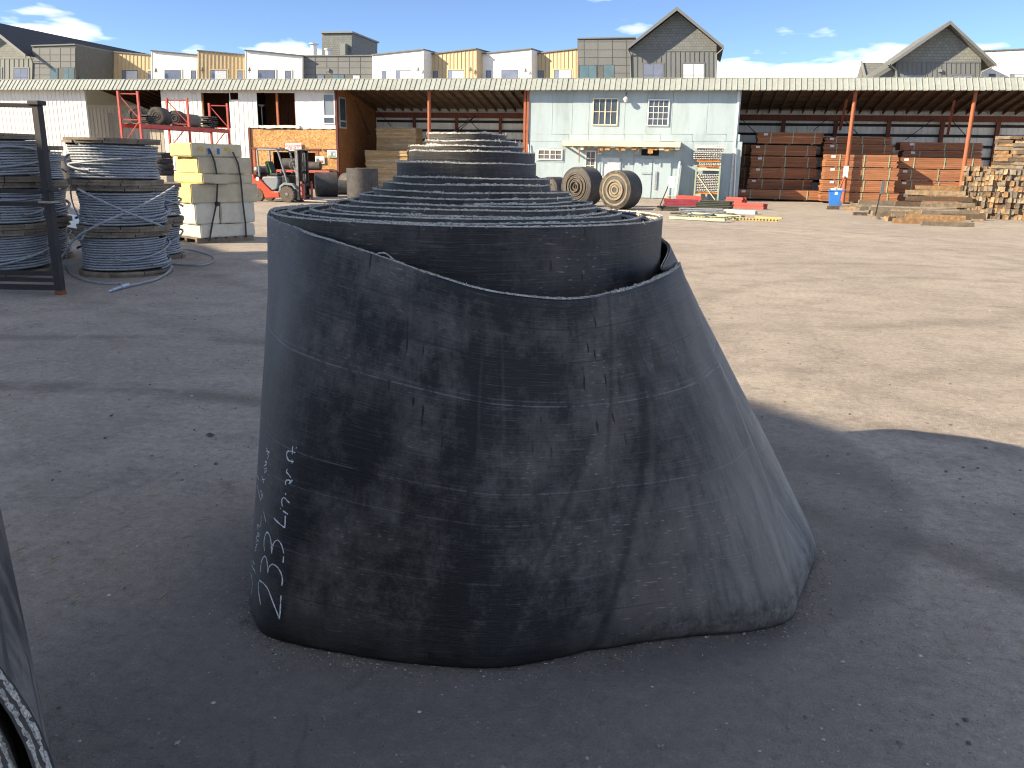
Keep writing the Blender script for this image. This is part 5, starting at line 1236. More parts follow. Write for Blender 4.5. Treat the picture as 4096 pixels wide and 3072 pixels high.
# ------------------------------------------------------------------ forklift
def forklift():
    c = gnd(1128,806); t = thing('forklift', 'orange red forklift with grey overhead guard and raised mast', 'forklift', c, rad(-3))
    RED = mat('orange red machine paint', (0.62,0.075,0.035), .35, 0, .08, 3, dirt=(0.25,0.09,0.05), damt=.3); GR = mat('blue grey machine paint', (0.19,0.225,0.25), .5, 0, .1, 3)
    BK = mat('greasy black steel', (0.025,0.024,0.024), .5, .3, .4, 8); TY = mat('dusty tyre', (0.10,0.085,0.07), .9, 0, .3, 8); ST = mat('worn mast steel', (0.20,0.195,0.19), .45, .6, .3, 10)
    s = lambda mb, n, m, p=None, **k: mb.build(n, m, p or t, **k)
    body = s(MB().prism([(-1.16,.42),(-1.16,.98),(-.90,1.02),(-.86,.86),(-.62,.84),(-.52,.74),(-.14,.40),(.16,.38),(.20,.17),(-.46,.14),(-.52,.36),(-.62,.47),(-.78,.50)], -.50, .50), 'body', RED, bevel=.03)
    s(MB().prism([(-1.20,.50),(-1.20,.96),(-1.12,1.0),(-.95,.98),(-.95,.50)], -.46, .46), 'counterweight', RED, bevel=.04)
    s(MB().prism([(-.60,.80),(-.56,.95),(.10,.97),(.14,.80),(.05,.50),(-.15,.42),(-.50,.72)], -.42, .42), 'engine_hood', GR, bevel=.04)
    s(MB().prism([(-.12,.42),(.16,.40),(.35,.62),(.75,.66),(.80,.30),(.2,.18)], -.42, .42), 'footwell', GR, bevel=.02)
    s(MB().prism([(.18,.38),(.24,.62),(.45,.75),(.80,.72),(.95,.52),(.90,.50),(.78,.64),(.46,.66),(.32,.58),(.26,.36)], -.54, -.36), 'front_fender', GR, bevel=.01)
    lg = MB().lathe([(.001,.012),(.075,.012),(.075,0),(.001,0)], 20, Matrix.Translation((-.72,-.503,.86)) @ Matrix.Rotation(rad(90),4,'X')); s(lg, 'round_decal', mat('white decal',(0.7,0.7,0.68),.4))
    for x, y, r_, w in ((.55,-.46,.31,.2),(.55,.46,.31,.2),(-.78,-.40,.25,.17),(-.78,.40,.25,.17)):
        M_ = Matrix.Translation((x,y,r_)) @ Matrix.Rotation(rad(90),4,'X')
        ty = MB().lathe([(r_*.62,-w/2),(r_*.93,-w/2),(r_,-w*.3),(r_,w*.3),(r_*.93,w/2),(r_*.62,w/2)], 36, M_).build('wheel', TY, t, smooth=40)
        for k in range(18):
            a = 2*math.pi*k/18; MB().mbox(M_ @ Matrix.Rotation(a,4,'Z') @ Matrix.Translation((r_*.99,0,0)), .03,.045,w*.98).build('tread_block', TY, ty)
        MB().lathe([(r_*.62,-w*.42),(r_*.5,-w*.25),(r_*.3,-w*.2),(r_*.3,w*.52),(r_*.45,w*.30),(r_*.62,w*.42)], 28, M_).build('rim', BK, ty, smooth=40)
        MB().lathe([(.001,w*.56),(r_*.2,w*.54),(r_*.22,w*.3)], 16, M_).build('hub', ST, ty, smooth=40)
    for y in (-.44,.44):       # overhead guard
        s(MB().tube([(-.66,y,.95),(-.70,y,1.93),(-.66,y,1.97),(.10,y,1.97),(.20,y,1.90),(.48,y,.95),(.55,y,.62)], .035, 8), 'guard_leg', GR, smooth=50)
    for x in (-.66,-.48,-.30,-.12,.06): s(MB().bar((x,-.44,1.985),(x,.44,1.985),.05,.03), 'guard_bar', GR)
    s(MB().lathe([(.05,2.0),(.05,2.05),(.03,2.08),(.001,2.085)], 14, Matrix.Translation((.02,0,0))), 'beacon', GR)
    seat = s(MB().prism([(-.42,.97),(-.40,1.08),(.02,1.08),(.05,1.0),(.0,.97)], -.26, .26), 'seat', mat('black vinyl',(0.02,0.02,0.022),.5), bevel=.03)
    MB().prism([(-.44,1.06),(-.54,1.52),(-.44,1.54),(-.30,1.08)], -.24, .24).build('backrest', MATS['black vinyl'], seat, bevel=.03)
    MB().prism([(-.30,1.09),(-.42,1.50),(-.40,1.52),(-.26,1.12)], -.245, -.20).build('green_strap', mat('green strap',(0.10,0.45,0.06),.6), seat)
    tk = s(MB().lathe([(.001,-.42),(.10,-.41),(.15,-.34),(.15,.34),(.10,.41),(.001,.42)], 22, Matrix.Translation((-.82,0,1.20)) @ Matrix.Rotation(rad(90),4,'X')), 'gas_tank', ST, smooth=50)
    MB().box(-.95,-.70,-.30,.30,.98,1.06).build('tank_cradle', BK, tk)
    s(MB().tube([(.30,0,.70),(.18,0,1.22)], .03, 8), 'steering_column', BK)
    s(MB().tube([(.17+.14*math.cos(a)*.5,.17*math.sin(a),1.23+.14*math.cos(a)) for a in [2*math.pi*i/20 for i in range(20)]], .014, 6, closed=True), 'steering_wheel', BK, smooth=50)
    s(MB().box(.25,.62,-.36,.36,.66,1.02), 'dashboard', BK, bevel=.05)
    for y in (-.34,.34):       # mast
        s(MB().box(.88,1.00,y-.05,y+.05,.10,1.97), 'mast_rail', ST, bevel=.006); s(MB().box(.99,1.08,y*.74-.04,y*.74+.04,.14,1.95), 'inner_mast_rail', BK)
        s(MB().tube([(.94,y*.45,.2),(.94,y*.45,1.86)], .035, 10), 'lift_cylinder', ST, smooth=50)
    for z, n in ((1.93,'top'),(1.15,'mid'),(.30,'low')): s(MB().box(.90,1.0,-.36,.36,z-.05,z+.05), 'mast_crossbar', BK)
    s(MB().box(.84,1.10,-.40,.40,1.965,2.0), 'mast_cap', ST)
    for y in (-.05,.05): s(MB().tube([(1.04,y,.6),(1.04,y,1.85)], .012, 6), 'lift_chain', BK)
    car = s(MB().box(1.08,1.13,-.44,.44,.62,.72), 'carriage', BK); MB().box(1.08,1.13,-.44,.44,.20,.28).build('carriage_bar', BK, car)
    for y in (-.42,.36):
        MB().box(1.07,1.14,y,y+.06,.18,.80).build('carriage_side', mat('faded red steel',(0.33,0.09,0.08),.6), car)
    for y in (-.32,.32):
        s(MB().add([(1.13,y-.06,.10),(1.13,y+.06,.10),(1.18,y+.06,.10),(1.18,y-.06,.10),(1.13,y-.06,.70),(1.13,y+.06,.70),(1.18,y+.06,.70),(1.18,y-.06,.70)],[(0,3,2,1),(4,5,6,7),(0,1,5,4),(1,2,6,5),(2,3,7,6),(3,0,4,7)]), 'fork_shank', MATS['faded red steel'])
        s(MB().box(1.18,2.15,y-.06,y+.06,.06,.10), 'fork', mat('pale worn fork steel',(0.42,0.36,0.32),.5,.3), bevel=.01)
    for z in (.98,.98): pass
    for y in (-.42,.42): s(MB().lathe([(.001,.06),(.06,.05),(.07,0),(.05,-.05)], 12, Matrix.Translation((.30,y,1.10)) @ Matrix.Rotation(rad(90),4,'Y')), 'work_lamp', BK, smooth=50)
forklift()

# ------------------------------------------------------------------ red pallet racking with belts
M_RACK = mat('red rack paint', (0.52,0.09,0.075), .5, 0, .15, 3, dirt=(0.25,0.06,0.05), damt=.4)
def rack_frame(parent, a, b, h, m, w=.075, nb=4):       # upright frame between ground points a (left) and b (right)
    a, b = Vector(a), Vector(b)
    for p in (a, b): MB().bar(p, p+Vector((0,0,h)), w, w, (0,1,0)).build('upright', m, parent)
    zs = [.15+(h-.25)*i/nb for i in range(nb+1)]
    for i, z in enumerate(zs):
        MB().bar(a+Vector((0,0,z)), b+Vector((0,0,z)), .035,.045).build('crossbar', m, parent)
        if i < nb:
            p, q = (a, b) if i % 2 == 0 else (b, a); MB().bar(p+Vector((0,0,z)), q+Vector((0,0,zs[i+1])), .03,.035).build('diagonal', m, parent)
def red_rack():
    D = [33.0, 35.5, 38.0]; fw_ = Vector((-math.sin(YAW),math.cos(YAW),0))
    def q(x, y, d): r_ = ray(x,y); return EYEP + r_*(d/r_.dot(fw_))
    cols_ = [(479,557),(670,752),(838,910)]; t = thing('pallet_rack', 'tall red pallet rack loaded with old belts before the white workshop', 'rack', q(600,600,35), 0, world=True)
    pts = []
    for (x0, x1), d, y in zip(cols_, D, (364,391,413)):
        a, b = q(x0,450,d), q(x1,450,d); h = q((x0+x1)/2,y,d).z; a.z = b.z = 0; pts.append((a,b)); rack_frame(t, a, b, h, M_RACK)
    zb_ = q(600,508,34.2).z
    for k in (0,1):
        for i in (0,1): MB().bar(pts[i][k]+Vector((0,0,zb_)), pts[i+1][k]+Vector((0,0,zb_)), .06,.15).build('beam', M_RACK, t)
    MB().bar(pts[0][0]+Vector((0,0,.9)), pts[1][0]+Vector((0,0,.9)), .06,.12).build('beam', M_RACK, t)
    ax = (pts[2][0]-pts[0][0]); ax.z = 0; ax.normalize(); az = math.atan2(ax.y, ax.x); side = pts[0][1]-pts[0][0]; side.z = 0; L0 = (pts[2][0]-pts[0][0]).length
    def on(f, s_, z): p = pts[0][0]+ax*(L0*f)+side*s_; p.z = z; return p
    for i in range(12):
        MB().mbox(Matrix.Translation(on((i+.5)/12,.5,zb_+.09)) @ Matrix.Rotation(az,4,'Z'), L0/12*.7, side.length*.98, .025).build('deck_slat', M_PLK, t)
    z = zb_+.105
    roll('grey belt roll at the left end of the red rack deck', on(.10,.30,z), .30, .62, rad(112), seed=21, rings=6)
    roll('belt roll with a dark spiral end on the red rack deck, largest of the row', on(.28,.45,z+.0), .34, .60, rad(100), seed=22, rings=7)
    roll('belt roll with round dark end leaning by the second red upright', on(.50,.35,z), .31, .55, rad(104), seed=23, rings=6)
    roll('pale belt roll lying behind the second red upright', on(.52,.85,z+.02), .24, .75, az+rad(5), seed=24, rings=5, face=mat('pale dusty rubber',(0.16,0.15,0.13),.8,dirt=(0.05,0.05,0.05),damt=.4))
    r = random.Random(8)
    for k, (f, s_, lb) in enumerate(((.70,.3,'folded black belt strips at the right of the red rack deck'),(.86,.5,'heap of folded belts at the far right end of the red rack deck'),(.40,.1,'crumpled belt lengths heaped between the rolls on the red rack deck'),(.13,.7,'flat stack of grey belts under the left roll on the red rack'))):
        o = thing('folded_belts', lb, 'belts', on(f, s_, z), az); hh = 0
        for j in range(6 if k < 2 else 4):
            w, d = r.uniform(.45,.75), r.uniform(.4,.6); mb = MB(); n = 12; ph = r.random()*6
            top = [(-w/2+w*i/n, hh+.035+.045*abs(math.sin(i*.9+ph))) for i in range(n+1)]
            mb.prism([(x, zz_) for x, zz_ in top]+[(x, max(0,zz_-.035)) for x, zz_ in reversed(top)], -d/2, d/2); mb.build('belt_strip', MATS['faded grey rubber'], o, smooth=40); hh += r.uniform(.06,.10)
    for k, x in enumerate((552,572)):
        pass
    p0 = on(.08,.9,0)
    for i in range(4):
        ty = MB().lathe([(.20,.02),(.36,.0),(.42,.06),(.42,.16),(.36,.22),(.20,.20)], 26, closed=True).build('tyre', mat('black tyre',(0.03,0.03,0.032),.8,dirt=(0.10,0.09,0.08),damt=.4), None, smooth=40)
        ty.location = p0 + Vector((rng.uniform(-.04,.04), .8, .9+i*.225)); tag(ty, ['lowest','second lowest','second highest','topmost'][i]+' worn tyre in the stack behind the first red upright', 'tyre', 'stacked tyres')
    cr = MB().box(-.45,.45,-.45,.45,0,.89).build('crate', M_TANS, None, bevel=.02); cr.location = p0+Vector((0,.8,0)); tag(cr, 'tan crate under the stacked tyres behind the red rack', 'crate')
    roll('grey belt roll lying under the red rack, left', on(.50,.6,0), .52, .9, az, seed=25, rings=7)
    roll('black belt roll with dark end lying under the red rack, right', on(.72,.6,0), .46, .9, rad(95), seed=26, rings=7)
red_rack()
# ------------------------------------------------------------------ plywood and lumber in the shed
M_PLY = mat('plywood sheet edge', (0.42,0.29,0.14), .8, 0, .25, 4, (1,1,6), dirt=(0.62,0.57,0.50), damt=.5, dscale=1.2, obj=.22)
def ply_stack(label, x0, y0, x1, y1, Y, depth):
    X0, X1, Z0, Z1 = rect(x0,y0,x1,y1,Y); t = thing('plywood_stack', label, 'plywood', ((X0+X1)/2,Y,Z0), 0, world=True)
    n = max(5, round((Z1-Z0)/.075)); r = random.Random(x0)
    for i in range(n):
        j = r.uniform(-.05,.05); z = Z0+(Z1-Z0)*i/n
        MB().box(X0+j,X1+j+r.uniform(-.03,.03),Y+r.uniform(-.03,.03),Y+depth,z+.004,Z0+(Z1-Z0)*(i+1)/n-.003).build('sheet_bundle', M_PLY, t)
ply_stack('upper stack of plywood sheets in the middle bay of the shed', 1506,510,1664,602,46.4,1.2)
ply_stack('lower wider stack of yellow plywood sheets in the middle bay', 1464,602,1632,800,45.6,1.22)
ply_stack('plain plywood pack under the upper stack at the back of the middle bay', 1512,604,1668,790,46.9,1.0)
M_LUM = mat('red cedar lumber', (0.33,0.145,0.070), .7, 0, .22, 3, (.5,1,9), dirt=(0.17,0.06,0.03), damt=.5, dscale=1.0, obj=.20)
M_STRP = mat('pale green strapping', (0.30,0.38,0.26), .5); M_TAG = mat('white paper tag', (0.72,0.70,0.74), .6, var=.05)
nb = [0]
def bundle(label, x0, y0, x1, y1, Y, depth, layers=5, straps=(.2,.55,.9), tag_=True):
    X0, X1, Z0, Z1 = rect(x0,y0,x1,y1,Y); r = random.Random(x0*7+y0)
    if Z0 < .12: Z0 = .10
    t = thing('lumber_bundle', label, 'lumber', ((X0+X1)/2,Y,Z0), 0, 'strapped lumber bundles in the shed', world=True)
    h = (Z1-Z0)/layers
    for i in range(layers):
        e0, e1 = r.uniform(-.05,.03), r.uniform(-.03,.06)
        k = 1
        MB().box(X0+e0,X1+e1,Y+r.uniform(-.012,.012),Y+depth,Z0+h*i+.004,Z0+h*(i+1)-.003).build('plank', M_LUM, t)
    for s in straps:
        x = X0+(X1-X0)*(s+r.uniform(-.03,.03)); MB().box(x-.025,x+.025,Y-.022,Y-.014,Z0,Z1).build('strap', M_STRP, t)
    if tag_:
        x = X0+(X1-X0)*r.uniform(.06,.12); MB().box(x,x+.20,Y-.018,Y-.0125,Z1-.16,Z1-.05).build('paper_tag', M_TAG, t)
    for s in (.15,.5,.85):
        x = X0+(X1-X0)*s; MB().box(x-.06,x+.06,Y+.02,Y+depth-.05,Z0-.055,Z0+.003).build('bearer', M_PLK, t)
B_ = [(3030,530,3290,575,46.5,'topmost lumber bundle of the first column beside the blue workshop'),(3006,581,3266,623,46.5,'second lumber bundle from the top of the first column'),(3004,627,3264,669,46.5,'third lumber bundle from the top of the first column'),(3000,672,3264,714,46.5,'fourth lumber bundle from the top of the first column'),(2990,718,3246,757,46.5,'fifth lumber bundle from the top of the first column'),(2932,760,3276,811,45.4,'long half-sunlit bottom lumber bundle next to the blue corner'),
      (3300,548,3566,575,46.8,'thin topmost lumber bundle of the second column'),(3296,577,3572,617,46.6,'shaded second lumber bundle from the top of the second column'),(3303,619,3590,668,44.3,'sunlit third lumber bundle of the second column behind the notice post'),(3297,671,3590,719,44.3,'sunlit fourth lumber bundle of the second column'),(3290,722,3576,768,44.3,'sunlit fifth lumber bundle of the second column behind the blue bin'),(3285,771,3590,816,44.3,'bottom lumber bundle of the second column behind the blue bin'),
      (3600,570,3928,602,47.0,'thin topmost lumber bundle of the third column'),(3612,604,3926,630,46.9,'second lumber bundle from the top of the third column'),(3594,632,3925,676,45.4,'third lumber bundle of the third column crossed by a post shadow'),(3583,679,3905,723,45.4,'fourth lumber bundle of the third column'),(3576,726,3890,773,45.4,'fifth lumber bundle of the third column'),(3576,776,3880,818,45.2,'bottom lumber bundle of the third column behind the old timbers'),
      (2936,578,3012,617,48.3,'topmost dark lumber bundle set back beside the blue corner'),(2934,622,3008,665,48.3,'second dark lumber bundle set back beside the blue corner'),(2934,668,3006,710,48.3,'third dark lumber bundle set back beside the blue corner'),(2932,713,3002,755,48.3,'lowest visible dark lumber bundle set back beside the blue corner')]
for x0,y0,x1,y1,Y,lb in B_: bundle(lb, x0, y0, x1, y1, Y, 1.1, straps=(.2,.55,.88) if x1-x0 > 120 else (.6,), layers=4 if y1-y0 < 35 else 6)
# ------------------------------------------------------------------ old timbers, right
def old_timber_material():
    m, nt, b = newmat('weathered old timber'); pos = N(nt, 'ShaderNodeNewGeometry').outputs['Position']
    oi = N(nt, 'ShaderNodeObjectInfo'); cr = N(nt, 'ShaderNodeValToRGB'); cr.color_ramp.interpolation = 'CONSTANT'; nt.links.new(oi.outputs['Random'], cr.inputs[0])
    e = cr.color_ramp.elements; cols_ = [(0.19,0.165,0.13),(0.36,0.225,0.115),(0.27,0.22,0.155),(0.40,0.30,0.185),(0.13,0.095,0.065),(0.31,0.185,0.09),(0.23,0.20,0.16)]
    e[0].color = rgb(cols_[0]); e[1].position = .14; e[1].color = rgb(cols_[1])
    for i in range(2, 7): x = e.new(i*.143); x.color = rgb(cols_[i])
    f = noise_tex(nt, pos, 7, 4, .8)
    c = mixc(nt, mrange(nt, f, .40, .66, 0, .7), cr.outputs[0], (0.10,0.075,0.055,1)); c = mixc(nt, mrange(nt, f, .40, .30, 0, .5), c, (0.46,0.38,0.27,1))
    nt.links.new(c, b.inputs['Base Color']); b.inputs['Roughness'].default_value = .9; b.inputs['Specular IOR Level'].default_value = .2
    bumpn(nt, b, noise_tex(nt, pos, 22, 2, .7), .4, .02); return m
M_OLD = old_timber_material()
ME_T = []
for k in range(6):
    mb = MB(); r = random.Random(k+40); mb.box(-.5,.5,-.5,.5,-.5,.5); me = mb.mesh('timber')
    bm = bmesh.new(); bm.from_mesh(me); bmesh.ops.recalc_face_normals(bm, faces=bm.faces); bmesh.ops.subdivide_edges(bm, edges=[e for e in bm.edges if abs(e.verts[0].co.x-e.verts[1].co.x) > .5], cuts=2)
    for v in bm.verts: v.co.y += r.uniform(-.05,.05); v.co.z += r.uniform(-.05,.05); v.co.x += r.uniform(-.02,.02)
    bm.to_mesh(me); bm.free(); me.materials.append(M_OLD); ME_T.append(me)
def timber(parent, loc, size, rot=(0,0,0)):
    o = link('timber', rng.choice(ME_T), None, parent); o.location = loc; o.scale = size; o.rotation_euler = rot; return o
def timber_stack(label, base, rz, nx, nz, wid, hgt, length, across=False, z0=0.0):
    """ends facing the viewer; nx across, nz up"""
    t = thing('timber_stack', label, 'timber stack', (base.x,base.y,z0), rz)
    for j in range(nz):
        for i in range(nx):
            w = wid*rng.uniform(.86,1.0); h = hgt*rng.uniform(.90,1.0)
            timber(t, ((i-(nx-1)/2)*wid+rng.uniform(-.01,.01), length/2+rng.uniform(-.09,.09), hgt*(j+.5)+rng.uniform(-.01,.01)), (length*rng.uniform(.9,1.0), w, h), (0,0,rad(90)))
    return t
def log_stack(label, base, rz, nd, nz, dep, hgt, length, z0=0.0, segs=1):
    """long sides facing the viewer"""
    t = thing('timber_stack', label, 'timber stack', (base.x,base.y,z0), rz)
    for j in range(nz):
        for i in range(nd):
            cuts = [0]+sorted(rng.uniform(.15,.85) for _ in range(segs-1))+[1]
            for a, b in zip(cuts[:-1], cuts[1:]):
                timber(t, (length*((a+b)/2-.5)+rng.uniform(-.06,.06), dep*i+rng.uniform(-.05,.05), hgt*(j+.5)), (length*(b-a)*.97, dep*rng.uniform(.8,1), hgt*rng.uniform(.82,.99)))
    return t
bR = gnd(3985,880); sR = mpp(bR)
timber_stack('lower stack of old timbers, sawn ends to the yard, at the right edge', bR+Vector((.72,.35,0)), rad(-19), 17, 9, .135, .195, 1.6)
log_stack('upper strapped stack of old grey timbers on top at the right edge', bR+Vector((.80,.5,0)), rad(-15), 3, 9, .3, .125, 2.0, z0=1.77, segs=3)
timber_stack('middle stack of split timbers behind the right-hand stacks', gnd(3905,850)+Vector((.25,1.7,0)), rad(-18), 8, 9, .13, .21, 1.2)
for k,(sx,) in enumerate(((.15,),)):
    pass
stp = MB().box(-.02,.02,-.02,.0,0,1.05).build('strap', mat('dark strap',(0.04,0.05,0.07),.5), None); stp.location = (bR.x+.85, bR.y+.30, 1.78); tag(stp, 'dark band round the upper timber stack at the right edge', 'strap')
def loose_timbers():
    spec = [(3395,800,2.4,.20,8,'long timber at the back left of the loose pile by the bin'),(3330,838,.55,.16,20,'short timber stub nearest the blue bin'),(3400,840,.5,.16,-15,'short red-brown timber stub just right of the bin'),(3470,855,.45,.15,70,'short timber turned end-on left of the black pole'),(3520,845,1.6,.2,4,0),(3560,868,1.3,.22,12,'thick timber just right of the foot of the black pole'),(3590,850,2.1,.2,-3,0),(3640,880,1.2,.2,3,0),(3690,862,2.3,.22,5,0),(3740,885,1.9,.22,0,'long timber in the second row from the front of the loose pile'),(3790,868,1.8,.24,-2,0),(3850,880,1.5,.22,2,0),(3700,897,1.9,.18,-2,'frontmost long timber of the loose pile'),(3790,905,1.5,.14,2,'thin flat plank lying in front of the loose pile'),(3620,892,.6,.17,60,'short block set end-on at the front of the loose pile'),(3560,884,.5,.16,50,'short block set end-on right of the black pole'),(3890,858,1.1,.2,4,0),(3440,862,.5,.13,10,'thin timber stub at the front left of the loose pile'),(3910,888,.35,.1,0,'small offcut lying at the foot of the right-hand stack')]
    gen = 'weathered timber lying in the middle of the loose pile before the lumber shed'
    r = random.Random(6)
    for k,(x,y,l,w,a,lb) in enumerate(spec):
        p = gnd(x,y); o = timber(None, (p.x,p.y+w/2,w*.46), (l,w,w*r.uniform(.75,1)), (0,0,rad(a)))
        tag(o, lb or gen, 'timber', 'loose timbers on the ground')
    for k,(x,y,l,w,a,z,lb) in enumerate(((3700,850,2.2,.22,3,.20,0),(3800,855,2.0,.22,-2,.22,0),(3760,848,2.6,.2,2,.42,0),(3830,840,2.2,.22,4,.62,'timber at the right of the second tier from the top of the loose pile'),(3740,842,2.4,.22,0,.62,'timber at the left of the second tier from the top of the loose pile'),(3780,838,2.5,.2,1,.82,'topmost greenish grey timber of the loose pile'),(3600,846,1.7,.2,6,.2,0),(3510,838,1.5,.2,9,.18,'dark timber resting on the pile behind the black pole'),(3450,832,.9,.2,-12,.0,'rounded timber lying behind the end-on stub left of the pole'))):
        p = gnd(x,y); o = timber(None, (p.x,p.y+.5,z+w*.5), (l,w,w*.9), (0,0,rad(a)))
        tag(o, lb or gen, 'timber', 'loose timbers on the ground')
loose_timbers()
# ------------------------------------------------------------------ bin, sign stands
def bin_():
    c = gnd(3335,824); t = thing('wheeled_bin', 'blue wheeled bin heaped with white rubbish beside the lumber', 'bin', c, rad(-8)); s = mpp(c); w, h = 50*s/2, 62*s
    BL = mat('blue bin plastic', (0.03,0.17,0.55), .35, 0, .08, 3)
    mb = MB(); k = .78
    mb.add([(-w*k,-w*k,.03),(w*k,-w*k,.03),(w*k,w*k,.10),(-w*k,w*k,.10),(-w,-w,h),(w,-w,h),(w,w,h),(-w,w,h)], [(0,3,2,1),(0,1,5,4),(1,2,6,5),(2,3,7,6),(3,0,4,7)]).build('body', BL, t, bevel=.03)
    MB().prism([(-w*1.12,h-.06),(w*1.12,h-.06),(w*1.12,h+.01),(-w*1.12,h+.01)], -w*1.1, w*1.15).build('rim', BL, t, bevel=.02)
    MB().tube([(w*1.1,w*.6,h-.02),(w*1.45,w*.6,h+.02),(w*1.45,-w*.6,h+.02),(w*1.1,-w*.6,h-.02)], .02, 8).build('handle', BL, t, smooth=50)
    for y in (-w*.8,w*.8): MB().lathe([(.001,-.03),(.12,-.03),(.12,.03),(.001,.03)], 18, Matrix.Translation((w*.75,y,.12)) @ Matrix.Rotation(rad(90),4,'X')).build('wheel', mat('bin wheel',(0.05,0.12,0.3),.6), t, smooth=40)
    r = random.Random(3)
    mb = MB()
    for i in range(26):
        a = r.random()*6.3; rr = r.random()**.5*w*.9; mb.mbox(Matrix.Translation((rr*math.cos(a),rr*math.sin(a),h+.02+.09*r.random()*(1-rr/w))) @ Matrix.Rotation(r.random()*3,4,'Z') @ Matrix.Rotation(r.random()*3,4,'X'), .10,.08,.02)
    o = mb.build('rubbish', mat('white scraps',(0.68,0.64,0.58),.8), t); o['kind'] = 'stuff'
    MB().box(-.02,.10,-w*.94-.012,-w*.94-.004,h*.72,h*.90).build('label', M_TAG, t)
bin_()
def stand(label, x, yb, yt, yp, w, col, lean=0.0):
    c = gnd(x,yb); s = mpp(c); t = thing('sign_stand', label, 'sign', c, 0); h = (yb-yt)*s
    MB().bar((0,0,0),(lean,0,h), .04,.04,(0,1,0)).build('pole', M_DARK, t)
    pm = mat('plate '+label[:12], col, .5, var=.05); hp = (yp-yt)*s
    MB().box(lean-w*s/2,lean+w*s/2,-.05,-.022,h-hp,h).build('plate', pm, t, bevel=.01)
    MB().lathe([(.001,.12),(.10,.10),(.20,.03),(.22,0),(.001,0)], 16).build('base', M_PLK, t, smooth=50)
    return t, h, hp, s
stand('blank white sign on a thin pole left of the rack parts', 2632,842,708,752,24,(0.80,0.79,0.76), .45)
stand('thin black pole with a grey plate before the old timbers', 3498,876,727,778,13,(0.10,0.11,0.12), .12)
# ------------------------------------------------------------------ rack parts on the ground
def ground_bars():
    RD = mat('bright red beam paint',(0.40,0.065,0.05),.6,dirt=(0.22,0.06,0.05),damt=.6); MR = mat('maroon beam paint',(0.25,0.04,0.06),.5); OL = mat('dark olive tube',(0.06,0.065,0.05),.5); GY = mat('grey galvanised bar',(0.36,0.38,0.40),.45,.4,.25,8); GN = mat('pale green rack paint',(0.30,0.37,0.27),.6,var=.08); YL = mat('yellow rack paint',(0.45,0.35,0.15),.6,var=.08); BU = mat('dark blue rack paint',(0.05,0.08,0.20),.5)
    def bars(label, x0, y0, x1, y1, n, r_, m, layers=2, sq=True, name='beam', jit=.05):
        a, b = gnd(x0,y0), gnd(x1,y1); t = thing('rack_parts', label, 'rack parts', (a+b)/2, 0, world=True); d = (b-a).normalized(); sd = Vector((-d.y,d.x,0)); r = random.Random(x0)
        for l in range(layers):
            for i in range(n-l):
                o = sd*(r_*2.1*(i+.5*l)) + Vector((0,0,r_+l*r_*1.9)); j = d*r.uniform(-jit,jit)
                if sq: MB().bar(a+o+j, b+o+j, r_*1.8, r_*1.8).build(name, m, t)
                else: MB().tube([a+o+j, b+o+j], r_, 8).build(name, m, t, smooth=50)
    bars('maroon and red steel beams stacked on the left of the rack parts', 2655,826,2790,830,5,.055,MR,3)
    bars('bright red steel beams at the right of the rack parts', 2930,832,3052,838,4,.06,RD,2)
    bars('red steel beams behind the dark tubes', 2700,820,2800,824,4,.055,RD,4)
    bars('short red beams behind the dark tubes by the lumber', 2900,818,2965,822,4,.06,RD,3)
    bars('bundle of dark olive steel tubes in the rack parts', 2790,834,2925,838,6,.035,OL,5,False,'tube',.10)
    bars('black bars lying by the foot of the white sign', 2640,842,2772,846,7,.03,BU if False else OL,3,False,'tube',.12)
    bars('bundle of grey galvanised bars on a pallet among the rack parts', 2725,852,2895,856,7,.03,GY,3,False,'bar',.08)
    bars('pale grey tagged bars right of the galvanised bundle', 2893,852,3015,858,6,.035,mat('pale tagged steel',(0.55,0.54,0.50),.5),2,True,'bar',.06)
    bars('dark blue upright lying behind the green frame', 2757,866,2980,872,2,.04,BU,1,True,'upright')
    bars('yellow bar at the right end of the rack parts', 3020,872,3128,877,2,.03,YL,1,True,'bar')
    def perf(label, x0, y0, x1, y1, m, w=.09):
        a, b = gnd(x0,y0)+Vector((0,0,.05)), gnd(x1,y1)+Vector((0,0,.05)); t = thing('rack_upright', label, 'rack upright', (a+b)/2, 0, world=True)
        MB().bar(a, b, w, w).build('channel', m, t); L = (b-a).length; n = int(L/.10); d = (b-a)/n
        for i in range(n): p = a+d*(i+.5)+Vector((0,-w/2-.003,0)); MB().bar(p-d*.22, p+d*.22, .004,.05).build('slot', M_DARK, t)
    perf('long yellow slotted upright at the front of the rack parts', 2730,872,3115,888,YL)
    t = thing('ladder_upright', 'pale green ladder frame lying at the front of the rack parts', 'rack frame', gnd(2780,880), 0, world=True)
    a, b, c, d = gnd(2680,876), gnd(2900,892), gnd(2750,858), gnd(2965,878)
    for p, q in ((a,b),(c,d)):
        u_ = Vector((0,0,.05)); MB().bar(p+u_, q+u_+Vector((0,0,.04)), .08,.08).build('upright', GN, t)
    for f, g_ in ((.05,.05),(.1,.5),(.55,.5),(.6,.95),(.95,.95)):
        MB().bar(a.lerp(b,f)+Vector((0,0,.08)), c.lerp(d,g_)+Vector((0,0,.10)), .03,.03).build('crossbar', GN, t)
    for x, lb in ((2750,'flat pallet under the left rack parts'),(2870,'flat pallet under the galvanised bars')):
        o = gnd(x,856); t = thing('wooden_pallet', lb, 'pallet', o, 0)
        for y in (-.3,.3): MB().box(-.6,.6,y-.05,y+.05,.001,.03).build('runner', M_PLK, t)
        for i in range(5): MB().box(-.6+i*.25,-.6+i*.25+.2,-.4,.4,.031,.045).build('deck_board', M_PLK, t)
ground_bars()
